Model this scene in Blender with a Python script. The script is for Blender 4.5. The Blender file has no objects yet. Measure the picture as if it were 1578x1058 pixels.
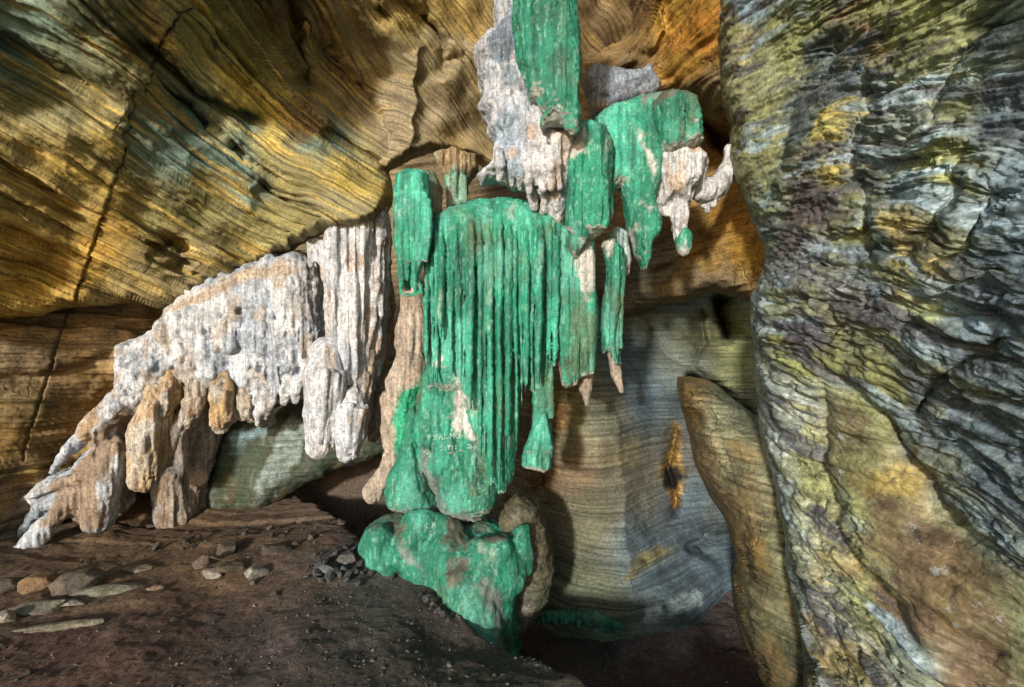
import bpy, math, random
import numpy as np
from mathutils.bvhtree import BVHTree
from mathutils import Vector

# ------------------------------------------------------------------ camera, sky, sun, exposure
scn = bpy.context.scene
COL = scn.collection
EYE = 1.5
FP = 789.0; CX = 789.0; CY = 529.0
cam_d = bpy.data.cameras.new('camera'); cam = bpy.data.objects.new('camera', cam_d); COL.objects.link(cam)
cam.location = (0, 0, EYE); cam.rotation_euler = (math.radians(90), 0, 0)
cam_d.sensor_width = 36; cam_d.lens = 18.0; cam_d.clip_start = 0.05; cam_d.clip_end = 500
scn.camera = cam

SUN_AZ = math.radians(201)      # direction the light comes from, clockwise from +Y: behind the camera and to its left
SUN_EL = math.radians(12.0)
world = bpy.data.worlds.new("World"); scn.world = world; world.use_nodes = True
wn = world.node_tree; bg = wn.nodes['Background']
sky = wn.nodes.new('ShaderNodeTexSky'); sky.sky_type = 'NISHITA'; sky.sun_disc = False
sky.sun_elevation = SUN_EL; sky.sun_rotation = SUN_AZ
wn.links.new(sky.outputs[0], bg.inputs[0]); bg.inputs[1].default_value = 0.15
sd = bpy.data.lights.new('sun', 'SUN'); sd.energy = 4.0; sd.angle = math.radians(4); sd.color = (1.0, 0.96, 0.90)
sun = bpy.data.objects.new('sun', sd); COL.objects.link(sun)
sdir = Vector((math.sin(SUN_AZ)*math.cos(SUN_EL), math.cos(SUN_AZ)*math.cos(SUN_EL), math.sin(SUN_EL)))
sun.rotation_euler = sdir.to_track_quat('Z', 'Y').to_euler(); sun.location = (-3, -6, 3)
scn.view_settings.view_transform = 'Standard'; scn.view_settings.look = 'None'
scn.view_settings.gamma = 1; scn.view_settings.exposure = 0.22
scn.cycles.diffuse_bounces = 4; scn.cycles.max_bounces = 6

# ------------------------------------------------------------------ noise
def _h(ix, iy, iz, seed):
    h = (ix.astype(np.uint32)*np.uint32(374761393) + iy.astype(np.uint32)*np.uint32(668265263)
         + iz.astype(np.uint32)*np.uint32(2246822519) + np.uint32((seed*3266489917) & 0xffffffff))
    h ^= h >> np.uint32(15); h *= np.uint32(2246822519); h ^= h >> np.uint32(13); h *= np.uint32(3266489917); h ^= h >> np.uint32(16)
    return h.astype(np.float32)*np.float32(2.0/4294967295.0) - np.float32(1.0)
def vnoise(P, f=1.0, seed=0):
    P = np.asarray(P, dtype=np.float32)*np.asarray(f, dtype=np.float32)
    i = np.floor(P); w = P - i; i = i.astype(np.int64)
    w = w*w*w*(w*(w*6-15)+10)
    a, b, c = w[..., 0], w[..., 1], w[..., 2]; iu = i.astype(np.uint32); U = np.uint32
    X = [iu[..., 0]*U(374761393)]; Y = [iu[..., 1]*U(668265263)]; Z = [iu[..., 2]*U(2246822519)+U((seed*3266489917) & 0xffffffff)]
    X.append(X[0]+U(374761393)); Y.append(Y[0]+U(668265263)); Z.append(Z[0]+U(2246822519))
    def H(p, q, r):
        h = X[p]+Y[q]+Z[r]; h ^= h >> U(15); h *= U(2246822519); h ^= h >> U(13); h *= U(3266489917); h ^= h >> U(16)
        return h.astype(np.float32)*np.float32(2.0/4294967295.0) - np.float32(1.0)
    def L(p, q, t): return p + (q-p)*t
    x0 = L(H(0, 0, 0), H(1, 0, 0), a); x1 = L(H(0, 1, 0), H(1, 1, 0), a)
    x2 = L(H(0, 0, 1), H(1, 0, 1), a); x3 = L(H(0, 1, 1), H(1, 1, 1), a)
    return L(L(x0, x1, b), L(x2, x3, b), c)
def fbm(P, f=1.0, seed=0, octv=4, gain=0.5):
    f = np.asarray(f, dtype=np.float32); s = 0; a = 1.0; t = 0
    for o in range(octv):
        s = s + a*vnoise(P, f, seed+o*17); t += a; a *= gain; f = f*2.03
    return s/t
def layered(u, t, seed, sharp=0.3):
    u = u/t; i = np.floor(u).astype(np.int64); f = u - i
    z = np.zeros_like(i)
    a = _h(i, z, z, seed); b = _h(i+1, z, z, seed)
    s = np.clip((f-(1-sharp))/sharp, 0, 1); s = s*s*(3-2*s)
    return a + (b-a)*s
def sstep(a, b, x):
    t = np.clip((x-a)/(b-a), 0, 1); return t*t*(3-2*t)

# ------------------------------------------------------------------ outline helpers (photo-pixel plane)
def poly_sd(x, y, poly):
    """signed distance to polygon, positive inside"""
    p = np.asarray(poly, dtype=np.float64); n = len(p)
    d2 = np.full(x.shape, 1e18); ins = np.zeros(x.shape, bool)
    for i in range(n):
        ax, ay = p[i]; bx, by = p[(i+1) % n]
        ex, ey = bx-ax, by-ay; L = ex*ex+ey*ey+1e-12
        t = np.clip(((x-ax)*ex+(y-ay)*ey)/L, 0, 1)
        d2 = np.minimum(d2, (x-ax-t*ex)**2+(y-ay-t*ey)**2)
        c = ((ay > y) != (by > y)) & (x < (bx-ax)*(y-ay)/((by-ay) if by != ay else 1e-12)+ax)
        ins ^= c
    d = np.sqrt(d2)
    return np.where(ins, d, -d)
def line_sd(x, y, pl):
    """(signed distance, parameter 0..1) to open polyline; positive on the right-hand side seen with y down = below a left-to-right line"""
    p = np.asarray(pl, dtype=np.float64)
    seg = np.hypot(*(p[1:]-p[:-1]).T); cum = np.concatenate([[0], np.cumsum(seg)])
    best = np.full(x.shape, 1e18); sg = np.ones(x.shape); tt = np.zeros(x.shape)
    for i in range(len(p)-1):
        ax, ay = p[i]; bx, by = p[i+1]; ex, ey = bx-ax, by-ay; L = ex*ex+ey*ey+1e-12
        t = np.clip(((x-ax)*ex+(y-ay)*ey)/L, 0, 1)
        d = (x-ax-t*ex)**2+(y-ay-t*ey)**2
        m = d < best
        best = np.where(m, d, best); sg = np.where(m, np.sign(ex*(y-ay)-ey*(x-ax)), sg)
        tt = np.where(m, (cum[i]+t*seg[i])/cum[-1], tt)
    return np.sqrt(best)*sg, tt
def crease(x, y, pl, A, w, back=4.0):
    """ledge: sharp drop (deeper by A) just past the line on its positive side, recovering over w px"""
    s, t = line_sd(x, y, pl)
    e = np.clip(np.minimum(t, 1-t)*6, 0, 1); e = e*e*(3-2*e)
    return A*e*np.where(s > 0, np.exp(-np.abs(s)/w), np.exp(-np.abs(s)/back))
def rbf(x, y, pts):
    """thin-plate spline through (px,py,v)"""
    pts = np.asarray(pts, dtype=np.float64); X = pts[:, :2]/500.0; V = pts[:, 2]; n = len(X)
    def U(r2): return 0.5*r2*np.log(r2+1e-9)
    K = U(((X[:, None]-X[None])**2).sum(-1)) + np.eye(n)*1e-3
    Pm = np.hstack([np.ones((n, 1)), X]); A = np.zeros((n+3, n+3)); A[:n, :n] = K; A[:n, n:] = Pm; A[n:, :n] = Pm.T
    c = np.linalg.solve(A, np.concatenate([V, np.zeros(3)]))
    out = c[n] + c[n+1]*x/500 + c[n+2]*y/500
    for i in range(n): out = out + c[i]*U((x/500-X[i, 0])**2+(y/500-X[i, 1])**2)
    return out
def colmix(x, y, pts, power=3.0, warp=None):
    """Shepard mix of mineral colours given at (px,py,(r,g,b))"""
    if warp is not None: x = x+warp[0]; y = y+warp[1]
    W = 0; S = 0
    for px, py, c in pts:
        w = 1.0/((x-px)**2+(y-py)**2+60.0)**(power/2)
        W = W+w; S = S+w[..., None]*np.array(c)
    return S/W[..., None]

def make_mesh(name, V, Fq, mat, col=None, parent=None, smooth=True, offset=None):
    V = np.asarray(V, dtype=np.float32)
    if offset is None and parent is not None: offset = np.array(parent.matrix_basis.translation)
    if offset is not None: V = V-np.asarray(offset, dtype=np.float32)
    me = bpy.data.meshes.new(name)
    nq = len(Fq); me.vertices.add(len(V)); me.vertices.foreach_set('co', V.ravel())
    k = Fq.shape[1]
    me.loops.add(nq*k); me.loops.foreach_set('vertex_index', Fq.astype(np.int32).ravel())
    me.polygons.add(nq); me.polygons.foreach_set('loop_start', np.arange(0, nq*k, k, dtype=np.int32))
    me.polygons.foreach_set('loop_total', np.full(nq, k, dtype=np.int32))
    me.polygons.foreach_set('use_smooth', np.full(nq, smooth, dtype=bool))
    me.update(calc_edges=True)
    if col is not None:
        a = me.color_attributes.new('Col', 'FLOAT_COLOR', 'POINT')
        c4 = np.ones((len(V), 4), dtype=np.float32); c4[:, :3] = np.clip(col, 0, 1); a.data.foreach_set('color', c4.ravel())
    me.materials.append(mat); me.validate()
    o = bpy.data.objects.new(name, me); COL.objects.link(o)
    if parent is not None: o.parent = parent
    return o
def tag(o, label=None, cat=None, group=None, kind=None):
    if label: o['label'] = label
    if cat: o['category'] = cat
    if group: o['group'] = group
    if kind: o['kind'] = kind
    return o
def empty(name, loc, label, cat, group=None):
    o = bpy.data.objects.new(name, None); COL.objects.link(o); o.location = loc; o.empty_display_size = 0.1
    return tag(o, label, cat, group)
def Wp(px, py, d):
    px, py, d = np.broadcast_arrays(np.asarray(px, float), np.asarray(py, float), np.asarray(d, float))
    return np.stack([(px-CX)/FP*d, d, EYE-(py-CY)/FP*d], -1)

# ------------------------------------------------------------------ materials
def mat_new(name): 
    m = bpy.data.materials.new(name); m.use_nodes = True
    return m, m.node_tree.nodes, m.node_tree.links
def rock_mat(name, rough=0.75, fine=(120, .35), bumps=((30, .6, .006), (140, .5, .0025)), stretch=(1, 1, 1), warp=0.0,
             var=(6.0, .35), streak=None, dark=(0.3, 0.25, 0.2), darkamt=0.0, light=None, spec=0.3, crack=0.0, crackscale=3.0, tint2=None, tilt=None, grit=(42, .42)):
    """Vertex colour x layered noise. streak=(vector scale, amount); dark / light speckle colours."""
    m, N, L = mat_new(name); b = N['Principled BSDF']; b.inputs['Roughness'].default_value = rough
    b.inputs['Specular IOR Level'].default_value = spec
    at = N.new('ShaderNodeVertexColor'); at.layer_name = 'Col'
    geo = N.new('ShaderNodeNewGeometry'); pos = geo.outputs['Position']
    if tilt:
        sp_ = N.new('ShaderNodeSeparateXYZ'); L.new(pos, sp_.inputs[0]); dt = N.new('ShaderNodeVectorMath'); dt.operation = 'DOT_PRODUCT'
        L.new(pos, dt.inputs[0]); dt.inputs[1].default_value = (tilt[0], tilt[1], 1); cb = N.new('ShaderNodeCombineXYZ')
        L.new(sp_.outputs[0], cb.inputs[0]); L.new(sp_.outputs[1], cb.inputs[1]); L.new(dt.outputs['Value'], cb.inputs[2]); pos = cb.outputs[0]
    if warp:
        n0 = N.new('ShaderNodeTexNoise'); n0.inputs['Scale'].default_value = 1.6; n0.inputs['Detail'].default_value = 5
        L.new(pos, n0.inputs['Vector'])
        s = N.new('ShaderNodeVectorMath'); s.operation = 'SUBTRACT'; L.new(n0.outputs['Color'], s.inputs[0]); s.inputs[1].default_value = (.5, .5, .5)
        sc = N.new('ShaderNodeVectorMath'); sc.operation = 'SCALE'; L.new(s.outputs[0], sc.inputs[0]); sc.inputs['Scale'].default_value = warp
        ad = N.new('ShaderNodeVectorMath'); ad.operation = 'ADD'; L.new(pos, ad.inputs[0]); L.new(sc.outputs[0], ad.inputs[1]); pos = ad.outputs[0]
    mp = N.new('ShaderNodeMapping'); mp.vector_type = 'POINT'; mp.inputs['Scale'].default_value = stretch; L.new(pos, mp.inputs['Vector'])
    vec = mp.outputs[0]
    def noise(scale, detail=6, rg=.6, v=None, dist=0.0):
        n = N.new('ShaderNodeTexNoise'); n.inputs['Scale'].default_value = scale; n.inputs['Detail'].default_value = detail
        n.inputs['Roughness'].default_value = rg; n.inputs['Distortion'].default_value = dist
        L.new(v or vec, n.inputs['Vector']); return n.outputs['Fac']
    def rng(v, a, b_, c, d):
        r = N.new('ShaderNodeMapRange'); L.new(v, r.inputs[0])
        for i, q in enumerate((a, b_, c, d)): r.inputs[1+i].default_value = q
        return r.outputs[0]
    def mix(kind, f, a, b_):
        x = N.new('ShaderNodeMix'); x.data_type = 'RGBA'; x.blend_type = kind
        if isinstance(f, (int, float)): x.inputs[0].default_value = f
        else: L.new(f, x.inputs[0])
        for idx, q in ((6, a), (7, b_)):
            if isinstance(q, tuple): x.inputs[idx].default_value = (*q, 1)
            else: L.new(q, x.inputs[idx])
        return x.outputs[2]
    def val(v, mul=1.0):
        c = N.new('ShaderNodeCombineColor')
        for i in range(3): L.new(v, c.inputs[i])
        return c.outputs[0]
    c = at.outputs[0]
    f1 = rng(noise(var[0], 8, .65), .3, .7, 1-var[1], 1+var[1]); c = mix('MULTIPLY', 1.0, c, val(f1))
    f2 = rng(noise(fine[0], 3, .7), .3, .7, 1-fine[1], 1+fine[1]); c = mix('MULTIPLY', 1.0, c, val(f2))
    c = mix('MULTIPLY', 1.0, c, val(rng(noise(grit[0], 8, .78), .36, .64, 1-grit[1], 1+grit[1])))
    hs = None
    if streak:
        m2 = N.new('ShaderNodeMapping'); m2.inputs['Scale'].default_value = streak[0]; L.new(pos, m2.inputs['Vector'])
        ns = noise(1.0, 5, .65, m2.outputs[0], .3); hs = ns
        c = mix('MULTIPLY', 1.0, c, val(rng(ns, .32, .68, 1-streak[1], 1+streak[1])))
    if tint2:
        c = mix('MIX', rng(noise(tint2[1], 6, .6, dist=.6), .5, .68, 0, tint2[2]), c, tint2[0])
    if darkamt: c = mix('MULTIPLY', rng(noise(11, 8, .7, dist=.8), .54, .66, 0, darkamt), c, dark)
    if light: c = mix('MIX', rng(noise(light[1], 4, .8), light[2], light[2]+.08, 0, light[3]), c, light[0])
    h = None
    for sc_, st, dist in bumps:
        bp = N.new('ShaderNodeBump'); bp.inputs['Strength'].default_value = st; bp.inputs['Distance'].default_value = dist
        L.new(noise(sc_, 5, .65), bp.inputs['Height'])
        if h: L.new(h, bp.inputs['Normal'])
        h = bp.outputs[0]
    if hs is not None:
        bp = N.new('ShaderNodeBump'); bp.inputs['Strength'].default_value = .7; bp.inputs['Distance'].default_value = .006
        L.new(hs, bp.inputs['Height']); L.new(h, bp.inputs['Normal']); h = bp.outputs[0]
    if crack:
        vo = N.new('ShaderNodeTexVoronoi'); vo.feature = 'DISTANCE_TO_EDGE'; vo.inputs['Scale'].default_value = crackscale
        nn = N.new('ShaderNodeTexNoise'); nn.inputs['Scale'].default_value = 5; nn.inputs['Detail'].default_value = 6; L.new(vec, nn.inputs['Vector'])
        sc2 = N.new('ShaderNodeVectorMath'); sc2.operation = 'SCALE'; L.new(nn.outputs['Color'], sc2.inputs[0]); sc2.inputs['Scale'].default_value = .35
        ad2 = N.new('ShaderNodeVectorMath'); ad2.operation = 'ADD'; L.new(vec, ad2.inputs[0]); L.new(sc2.outputs[0], ad2.inputs[1]); L.new(ad2.outputs[0], vo.inputs['Vector'])
        k = rng(vo.outputs['Distance'], 0, .018, 0, 1)
        gate = rng(noise(1.7, 4), .50, .56, 1, 0)
        mx = N.new('ShaderNodeMath'); mx.operation = 'MAXIMUM'; L.new(k, mx.inputs[0]); L.new(gate, mx.inputs[1])
        bp = N.new('ShaderNodeBump'); bp.inputs['Strength'].default_value = .9; bp.inputs['Distance'].default_value = crack
        L.new(mx.outputs[0], bp.inputs['Height']); L.new(h, bp.inputs['Normal']); h = bp.outputs[0]
    L.new(h, b.inputs['Normal']); L.new(c, b.inputs['Base Color'])
    return m
M_STRATA = rock_mat('banded_limestone', .72, (90, .28), ((25, .6, .008), (120, .5, .003)), var=(4, .4), streak=((3, 3, 55), .38), darkamt=.75, dark=(.28, .24, .22), tint2=((.30, .17, .03), 2.2, .55), crack=.01, crackscale=1.6)
M_CEIL = rock_mat('tilted_banded_limestone', .72, (90, .28), ((25, .6, .008), (120, .5, .003)), var=(4, .3), streak=((2, 2, 50), .42), darkamt=.35, dark=(.35, .3, .25), tint2=((.17, .15, .07), 1.8, .5), tilt=(.5, .2), grit=(42, .3))
M_BACK = rock_mat('grey_banded_limestone', .8, (90, .2), ((25, .4, .006), (120, .4, .002)), var=(3, .25), streak=((1.2, 1.2, 48), .42), darkamt=.3, dark=(.4, .35, .3))
M_MARBLE = rock_mat('swirled_marble_rock', .6, (110, .3), ((18, .5, .008), (70, .6, .004), (220, .5, .002)), stretch=(1, 1, 1), warp=.22, var=(9, .3), streak=((9, 3, 38), .4), darkamt=.8, dark=(.22, .2, .22), tint2=((.20, .21, .10), 4.5, .35), light=((.40, .47, .48), 14, .60, .5), spec=.4, grit=(30, .5))
M_WHITE = rock_mat('white_calcite', .65, (110, .3), ((30, .9, .014), (110, .8, .005)), var=(7, .3), streak=((60, 60, 5), .38), darkamt=.65, dark=(.42, .36, .36), light=((.75, .78, .84), 40, .62, .5))
M_GREEN = rock_mat('green_stained_calcite', .55, (160, .35), ((50, .9, .008), (220, 1., .004)), var=(6, .38), streak=((38, 38, 3), .32), darkamt=.45, dark=(.35, .45, .45), light=((.42, .68, .52), 170, .60, .55), spec=.5, grit=(60, .3))
M_MUD = rock_mat('packed_mud', .85, (60, .4), ((14, .5, .012), (55, .8, .008), (200, .8, .005)), var=(5, .3), darkamt=.15, dark=(.5, .45, .4), light=((.16, .14, .13), 150, .69, .7))
M_STONE = rock_mat('loose_stone', .78, (110, .4), ((22, .8, .012), (90, .9, .006)), var=(12, .35), darkamt=.3, dark=(.4, .35, .3))
M_SCRATCH = rock_mat('pale_scratch', .8, (200, .2), ((200, .3, .001),), var=(40, .2))

# ------------------------------------------------------------------ sheets of rock
def axis(a, fa, fb, b, fine, coarse):
    """grid axis: coarse outside [fa,fb], fine inside"""
    L = list(np.arange(a, fa, coarse)) + list(np.arange(fa, fb, fine)) + list(np.arange(fb, b+coarse, coarse))
    return np.array(L, dtype=np.float64)
def sheet(name, xs, ys, depth_fn, mat, col_fn, disp_fn=None, poly=None, lip=(40, .5), jag=0.0):
    X, Y = np.meshgrid(xs, ys)
    D = depth_fn(X, Y)
    P = Wp(X, Y, D)
    keep = None
    if poly is not None:
        jx = jag*fbm(P, 3.0, 91, 4); jy = jag*fbm(P, 3.0, 92, 4)
        S = poly_sd(X+jx, Y+jy, poly)
        gy, gx = np.gradient(S, ys, xs)
        q = np.clip(1-S/lip[0], 0, 1)
        D = D + lip[1]*(1-np.sqrt(np.clip(1-q*q, 0, 1)))
        out = (S < 0)
        near = out & (S > -6)
        Xs = np.where(near, X-gx*S, X); Ys = np.where(near, Y-gy*S, Y)
        P = Wp(Xs, Ys, D); keep = S > -6
    Ps = P
    for _ in range(3):
        for a_ in (0, 1):
            pd = np.pad(Ps, [(4, 4) if q == a_ else (0, 0) for q in range(3)], mode='edge'); cs = np.cumsum(pd, axis=a_)
            cs = np.concatenate([np.zeros_like(np.take(cs, [0], a_)), cs], a_); nn_ = P.shape[a_]
            Ps = (np.take(cs, np.arange(9, 9+nn_), a_)-np.take(cs, np.arange(0, nn_), a_))/9
    du = np.gradient(Ps, axis=1); dv = np.gradient(Ps, axis=0)
    Nn = np.cross(du, dv); Nn /= (np.linalg.norm(Nn, axis=-1, keepdims=True)+1e-9)
    s = np.sign((Nn*(np.array([0, 0, EYE])-P)).sum(-1)); s[s == 0] = 1
    Nn *= s[..., None]
    if disp_fn is not None: P = P + Nn*(disp_fn(P, X, Y, Nn)*(1 if poly is None else sstep(-4, 18, S)))[..., None]
    C = col_fn(P, X, Y)
    ny, nx = X.shape
    I = np.arange(nx*ny).reshape(ny, nx)
    F = np.stack([I[:-1, :-1], I[1:, :-1], I[1:, 1:], I[:-1, 1:]], -1).reshape(-1, 4)
    if keep is not None:
        kk = keep.ravel()
        ok = kk[F].all(1) & ((~(S < 0)).ravel()[F].any(1))
        F = F[ok]
    used = np.zeros(nx*ny, bool); used[F.ravel()] = True
    re = np.cumsum(used)-1
    return make_mesh(name, P.reshape(-1, 3)[used], re[F], mat, C.reshape(-1, 3)[used])

def wob(P, f, a, seed):   # organic displacement of the pixel plane
    return a*fbm(P, f, seed, 4), a*fbm(P, f, seed+5, 4)
OLIVE = (.22, .19, .075); OCHRE = (.40, .235, .045); TAN = (.30, .235, .15); BROWN = (.17, .11, .055); TEAL = (.12, .19, .17); DKOL = (.12, .105, .05)
ORANGE = (.50, .24, .04); SAND = (.38, .27, .14); YEL = (.44, .33, .09)

# --- the ceiling and left-hand overhang
ceil_pts = [(0, 0, 2.6), (0, 240, 3.05), (0, 480, 3.55), (150, 460, 3.9), (300, 455, 4.05), (420, 400, 3.9), (530, 330, 3.4), (590, 300, 3.5), (600, 250, 3.95), (500, 250, 3.5),
            (300, 0, 3.0), (300, 240, 3.5), (150, 120, 2.95), (450, 120, 3.6), (560, 0, 3.6), (620, 120, 4.1), (700, 0, 4.0), (690, 120, 4.1), (700, 230, 4.45), (760, 250, 4.6), (850, 100, 4.7), (900, 300, 5.2),
            (950, 0, 4.6), (150, 300, 3.4), (400, 330, 3.7), (-500, 0, 2.1), (-500, 480, 2.6), (-300, -400, 1.6), (300, -500, 2.3), (900, -500, 3.3), (560, 200, 4.0), (230, 400, 3.8)]
ceil_cr = [([(430, -40), (455, 60), (475, 110), (462, 160)], .22, 26), ([(200, 40), (240, 75), (310, 130), (395, 175), (440, 205)], .25, 20),
           ([(232, 118), (300, 165), (350, 215), (400, 265), (452, 300), (495, 335)], .22, 22), ([(-60, 180), (0, 225), (60, 262), (120, 310), (160, 330)], .22, 24),
           ([(225, 368), (262, 372), (282, 395), (288, 425)], .25, 18), ([(560, -30), (600, 20), (655, 60), (640, 110), (650, 150), (640, 200), (615, 245)], -.12, 40),
           ([(600, -30), (650, 20), (685, 60), (697, 115)], .2, 24), ([(470, 60), (520, 100), (570, 150), (600, 200), (590, 250)], .14, 30),
           ([(490, 195), (540, 215), (580, 245), (600, 270)], .3, 22), ([(540, -30), (575, 10), (640, 40), (690, 80), (720, 82), (735, 65)], .08, 30),
           ([(-40, 30), (60, 95), (130, 150), (200, 200)], .12, 30), ([(100, 215), (190, 262), (260, 300), (340, 330)], .08, 30), ([(395, 285), (430, 300), (460, 330)], .2, 20)]
crack_ln = [(330, -60), (250, 60), (225, 110), (195, 230), (155, 340), (140, 390), (105, 480), (60, 620), (35, 705)]
def ceil_depth(X, Y):
    d = rbf(X, Y, ceil_pts)
    P = Wp(X, Y, d); wx, wy = wob(P, 1.6, 26, 3)
    for pl, A, w in ceil_cr: d = d + crease(X+wx, Y+wy, pl, .75*A, w, 7)
    s, t = line_sd(X+wx*.1, Y+wy*.1, crack_ln)
    d = d + .025*np.exp(-(s/1.7)**2) + .02*(s < 0)*np.exp(-np.abs(s)/120)
    d = d + .20*fbm(P, 1.5, 21, 3)
    return d
def m1s(P, seed): return .35+.65*sstep(-.45, .25, fbm(P, 1.3, seed+51, 3))
def bed_lines(u, P, seed, t=.036, wd=.2):
    q = u/t; i = np.floor(q).astype(np.int64); f = q-i; z0 = np.zeros_like(i)
    return (f > 1-wd)*(.5+.5*_h(i, z0, z0, seed))*(.3+.7*sstep(-.4, .3, fbm(P, 1.6, seed+5, 3)))
def strata_disp(P, X, Y, Nn, A=1.0, seed=1, wrp=.11, tilt=(0, 0)):
    u = P[..., 2] + tilt[0]*P[..., 0] + tilt[1]*P[..., 1] + wrp*fbm(P, .9, seed, 3) + .010*fbm(P, 6, seed+2, 3)
    m1 = sstep(-.5, .4, fbm(P, 1.1, seed+9, 3)); m2 = sstep(-.4, .5, fbm(P, 2.1, seed+11, 3))
    def saw(t, sd):
        q = u/t; i = np.floor(q).astype(np.int64); f = q-i; z0 = np.zeros_like(i); a = .5+.5*_h(i, z0, z0, sd)
        return a*(np.clip(f/.88, 0, 1)-np.clip((f-.88)/.12, 0, 1)-.45)
    d = .042*saw(.10, seed+21)*m1s(P, seed) + .022*saw(.044, seed+22)*m1s(P, seed+3) + .020*layered(u, .13, seed+3, .22) + m1*.024*layered(u, .05, seed+4, .3) + (.3+.7*m2)*.012*layered(u, .022, seed+5, .4)
    d += .02*fbm(P, 5, seed+6, 4) + .006*fbm(P, 22, seed+7, 3)
    return A*d
def ceil_col(P, X, Y):
    wx, wy = wob(P, 2.2, 90, 31)
    c = colmix(X, Y, [(30, 60, TEAL), (120, 90, (.17, .18, .10)), (200, 60, DKOL), (100, 250, (.36, .26, .09)), (60, 350, OCHRE), (150, 300, (.4, .28, .09)), (80, 420, OCHRE), (160, 380, OCHRE), (30, 470, OCHRE), (300, 60, OLIVE),
        (330, 90, (.30, .25, .10)), (280, 200, TEAL), (330, 250, TEAL), (400, 180, YEL), (350, 330, OLIVE), (450, 280, (.26, .22, .10)), (240, 350, OLIVE), (220, 430, (.3, .22, .09)), (400, 390, (.22, .19, .09)),
        (480, 180, BROWN), (520, 230, TEAL), (560, 40, TAN), (520, 40, (.28, .22, .13)), (640, 200, TAN), (620, 90, (.27, .21, .13)), (680, 80, TAN), (560, 290, YEL), (540, 330, (.25, .21, .12)), (480, 330, OLIVE), (500, 100, (.30, .21, .09)), (560, 80, TAN), (600, 160, TAN), (680, 160, TAN), (700, 40, (.36, .25, .10)), (650, 30, (.40, .29, .10)),
        (720, 220, SAND), (440, 30, BROWN), (380, 20, OLIVE), (900, 40, BROWN), (300, 430, (.30, .23, .12)), (-300, 200, OLIVE)], 3.2, (wx, wy))
    s, t = line_sd(X, Y, crack_ln)
    U = P.copy(); U[..., 2] = P[..., 2]+.5*P[..., 0]+.2*P[..., 1]
    n = fbm(U, (3, 3, 30), 41, 4)
    c = c*(1+.35*n[..., None])
    o = sstep(.1, .45, fbm(U, (2.5, 2.5, 24), 43, 4))[..., None]*.75
    o = o*(.35+.65*sstep(620, 500, X))[..., None]; c = c*(1-o)+np.array((.50, .33, .08))*o
    u = U[..., 2]+.13*fbm(P, .9, 1, 3)+.010*fbm(P, 6, 3, 3)
    c = c*(1-.85*np.maximum(bed_lines(u, P, 23, .044, .2), bed_lines(u, P, 26, .10, .15)))[..., None]
    return c*np.array((1.02, 1.06, 1.0))
ceil_poly = [(-700, 500), (-60, 493), (0, 492), (60, 490), (100, 478), (150, 472), (205, 470), (245, 478), (280, 480), (300, 462), (350, 442), (410, 407), (450, 388), (490, 362), (530, 352), (575, 345), (600, 325),
             (606, 300), (600, 262), (640, 242), (662, 232), (700, 240), (742, 255), (800, 300), (900, 300), (960, 260), (1060, 180), (1100, -700), (-700, -700)]
ceiling = tag(sheet('cave_ceiling', axis(-260, -10, 1000, 1110, 1.8, 14), axis(-420, -10, 500, 520, 1.8, 14), ceil_depth, M_CEIL, ceil_col, lambda P, X, Y, N: strata_disp(P, X, Y, N, .45+1.1*sstep(640, 520, X+.25*Y), 1, .13, (.5, .2)), ceil_poly, (20, .6), 6), kind='structure')

# --- lower left wall under the overhang
ll_pts = [(-700, 400, 2.4), (-500, 800, 2.6), (0, 470, 4.0), (270, 460, 4.6), (0, 600, 3.85), (120, 600, 4.15), (220, 600, 4.5), (0, 720, 3.9), (100, 760, 4.3), (200, 760, 4.9), (0, 900, 3.9), (150, 900, 4.6), (350, 500, 4.9), (400, 900, 5.6), (350, 700, 5.3)]
def ll_depth(X, Y):
    d = rbf(X, Y, ll_pts); P = Wp(X, Y, d); wx, wy = wob(P, 1.6, 20, 53)
    for pl, A, w in [([(205, 560), (165, 620), (120, 690), (60, 730)], .16, 40), ([(-40, 560), (60, 575), (130, 560), (200, 530)], .08, 30), ([(0, 500), (100, 510), (180, 500), (240, 520)], -.08, 30)]:
        d = d + crease(X+wx, Y+wy, pl, A, w)
    s, t = line_sd(X+wx*.25, Y+wy*.25, crack_ln)
    return d + .03*np.exp(-(s/1.8)**2) + .12*fbm(P, 1.5, 57, 3)
def ll_col(P, X, Y):
    wx, wy = wob(P, 2.2, 60, 61)
    c = colmix(X, Y, [(30, 510, (.2, .14, .07)), (200, 500, (.36, .25, .13)), (60, 560, (.24, .16, .085)), (30, 640, (.16, .12, .05)), (100, 660, (.40, .25, .10)), (90, 720, (.32, .21, .07)), (180, 600, (.27, .18, .07)), (150, 700, (.30, .19, .06)), (30, 760, BROWN), (0, 860, (.10, .09, .07)), (300, 480, (.3, .2, .1))], 3, (wx, wy))
    u = P[..., 2]+.11*fbm(P, .9, 71, 3)+.010*fbm(P, 6, 73, 3)
    return .9*c*(1+.35*fbm(P, (3, 3, 26), 63, 4)[..., None])*(1-.7*bed_lines(u, P, 93))[..., None]
tag(sheet('lower_cave_wall', axis(-260, -10, 370, 420, 2, 14), axis(420, 440, 860, 1000, 2, 14), ll_depth, M_STRATA, ll_col, lambda P, X, Y, N: strata_disp(P, X, Y, N, 1.0, 71)), kind='structure')

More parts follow.
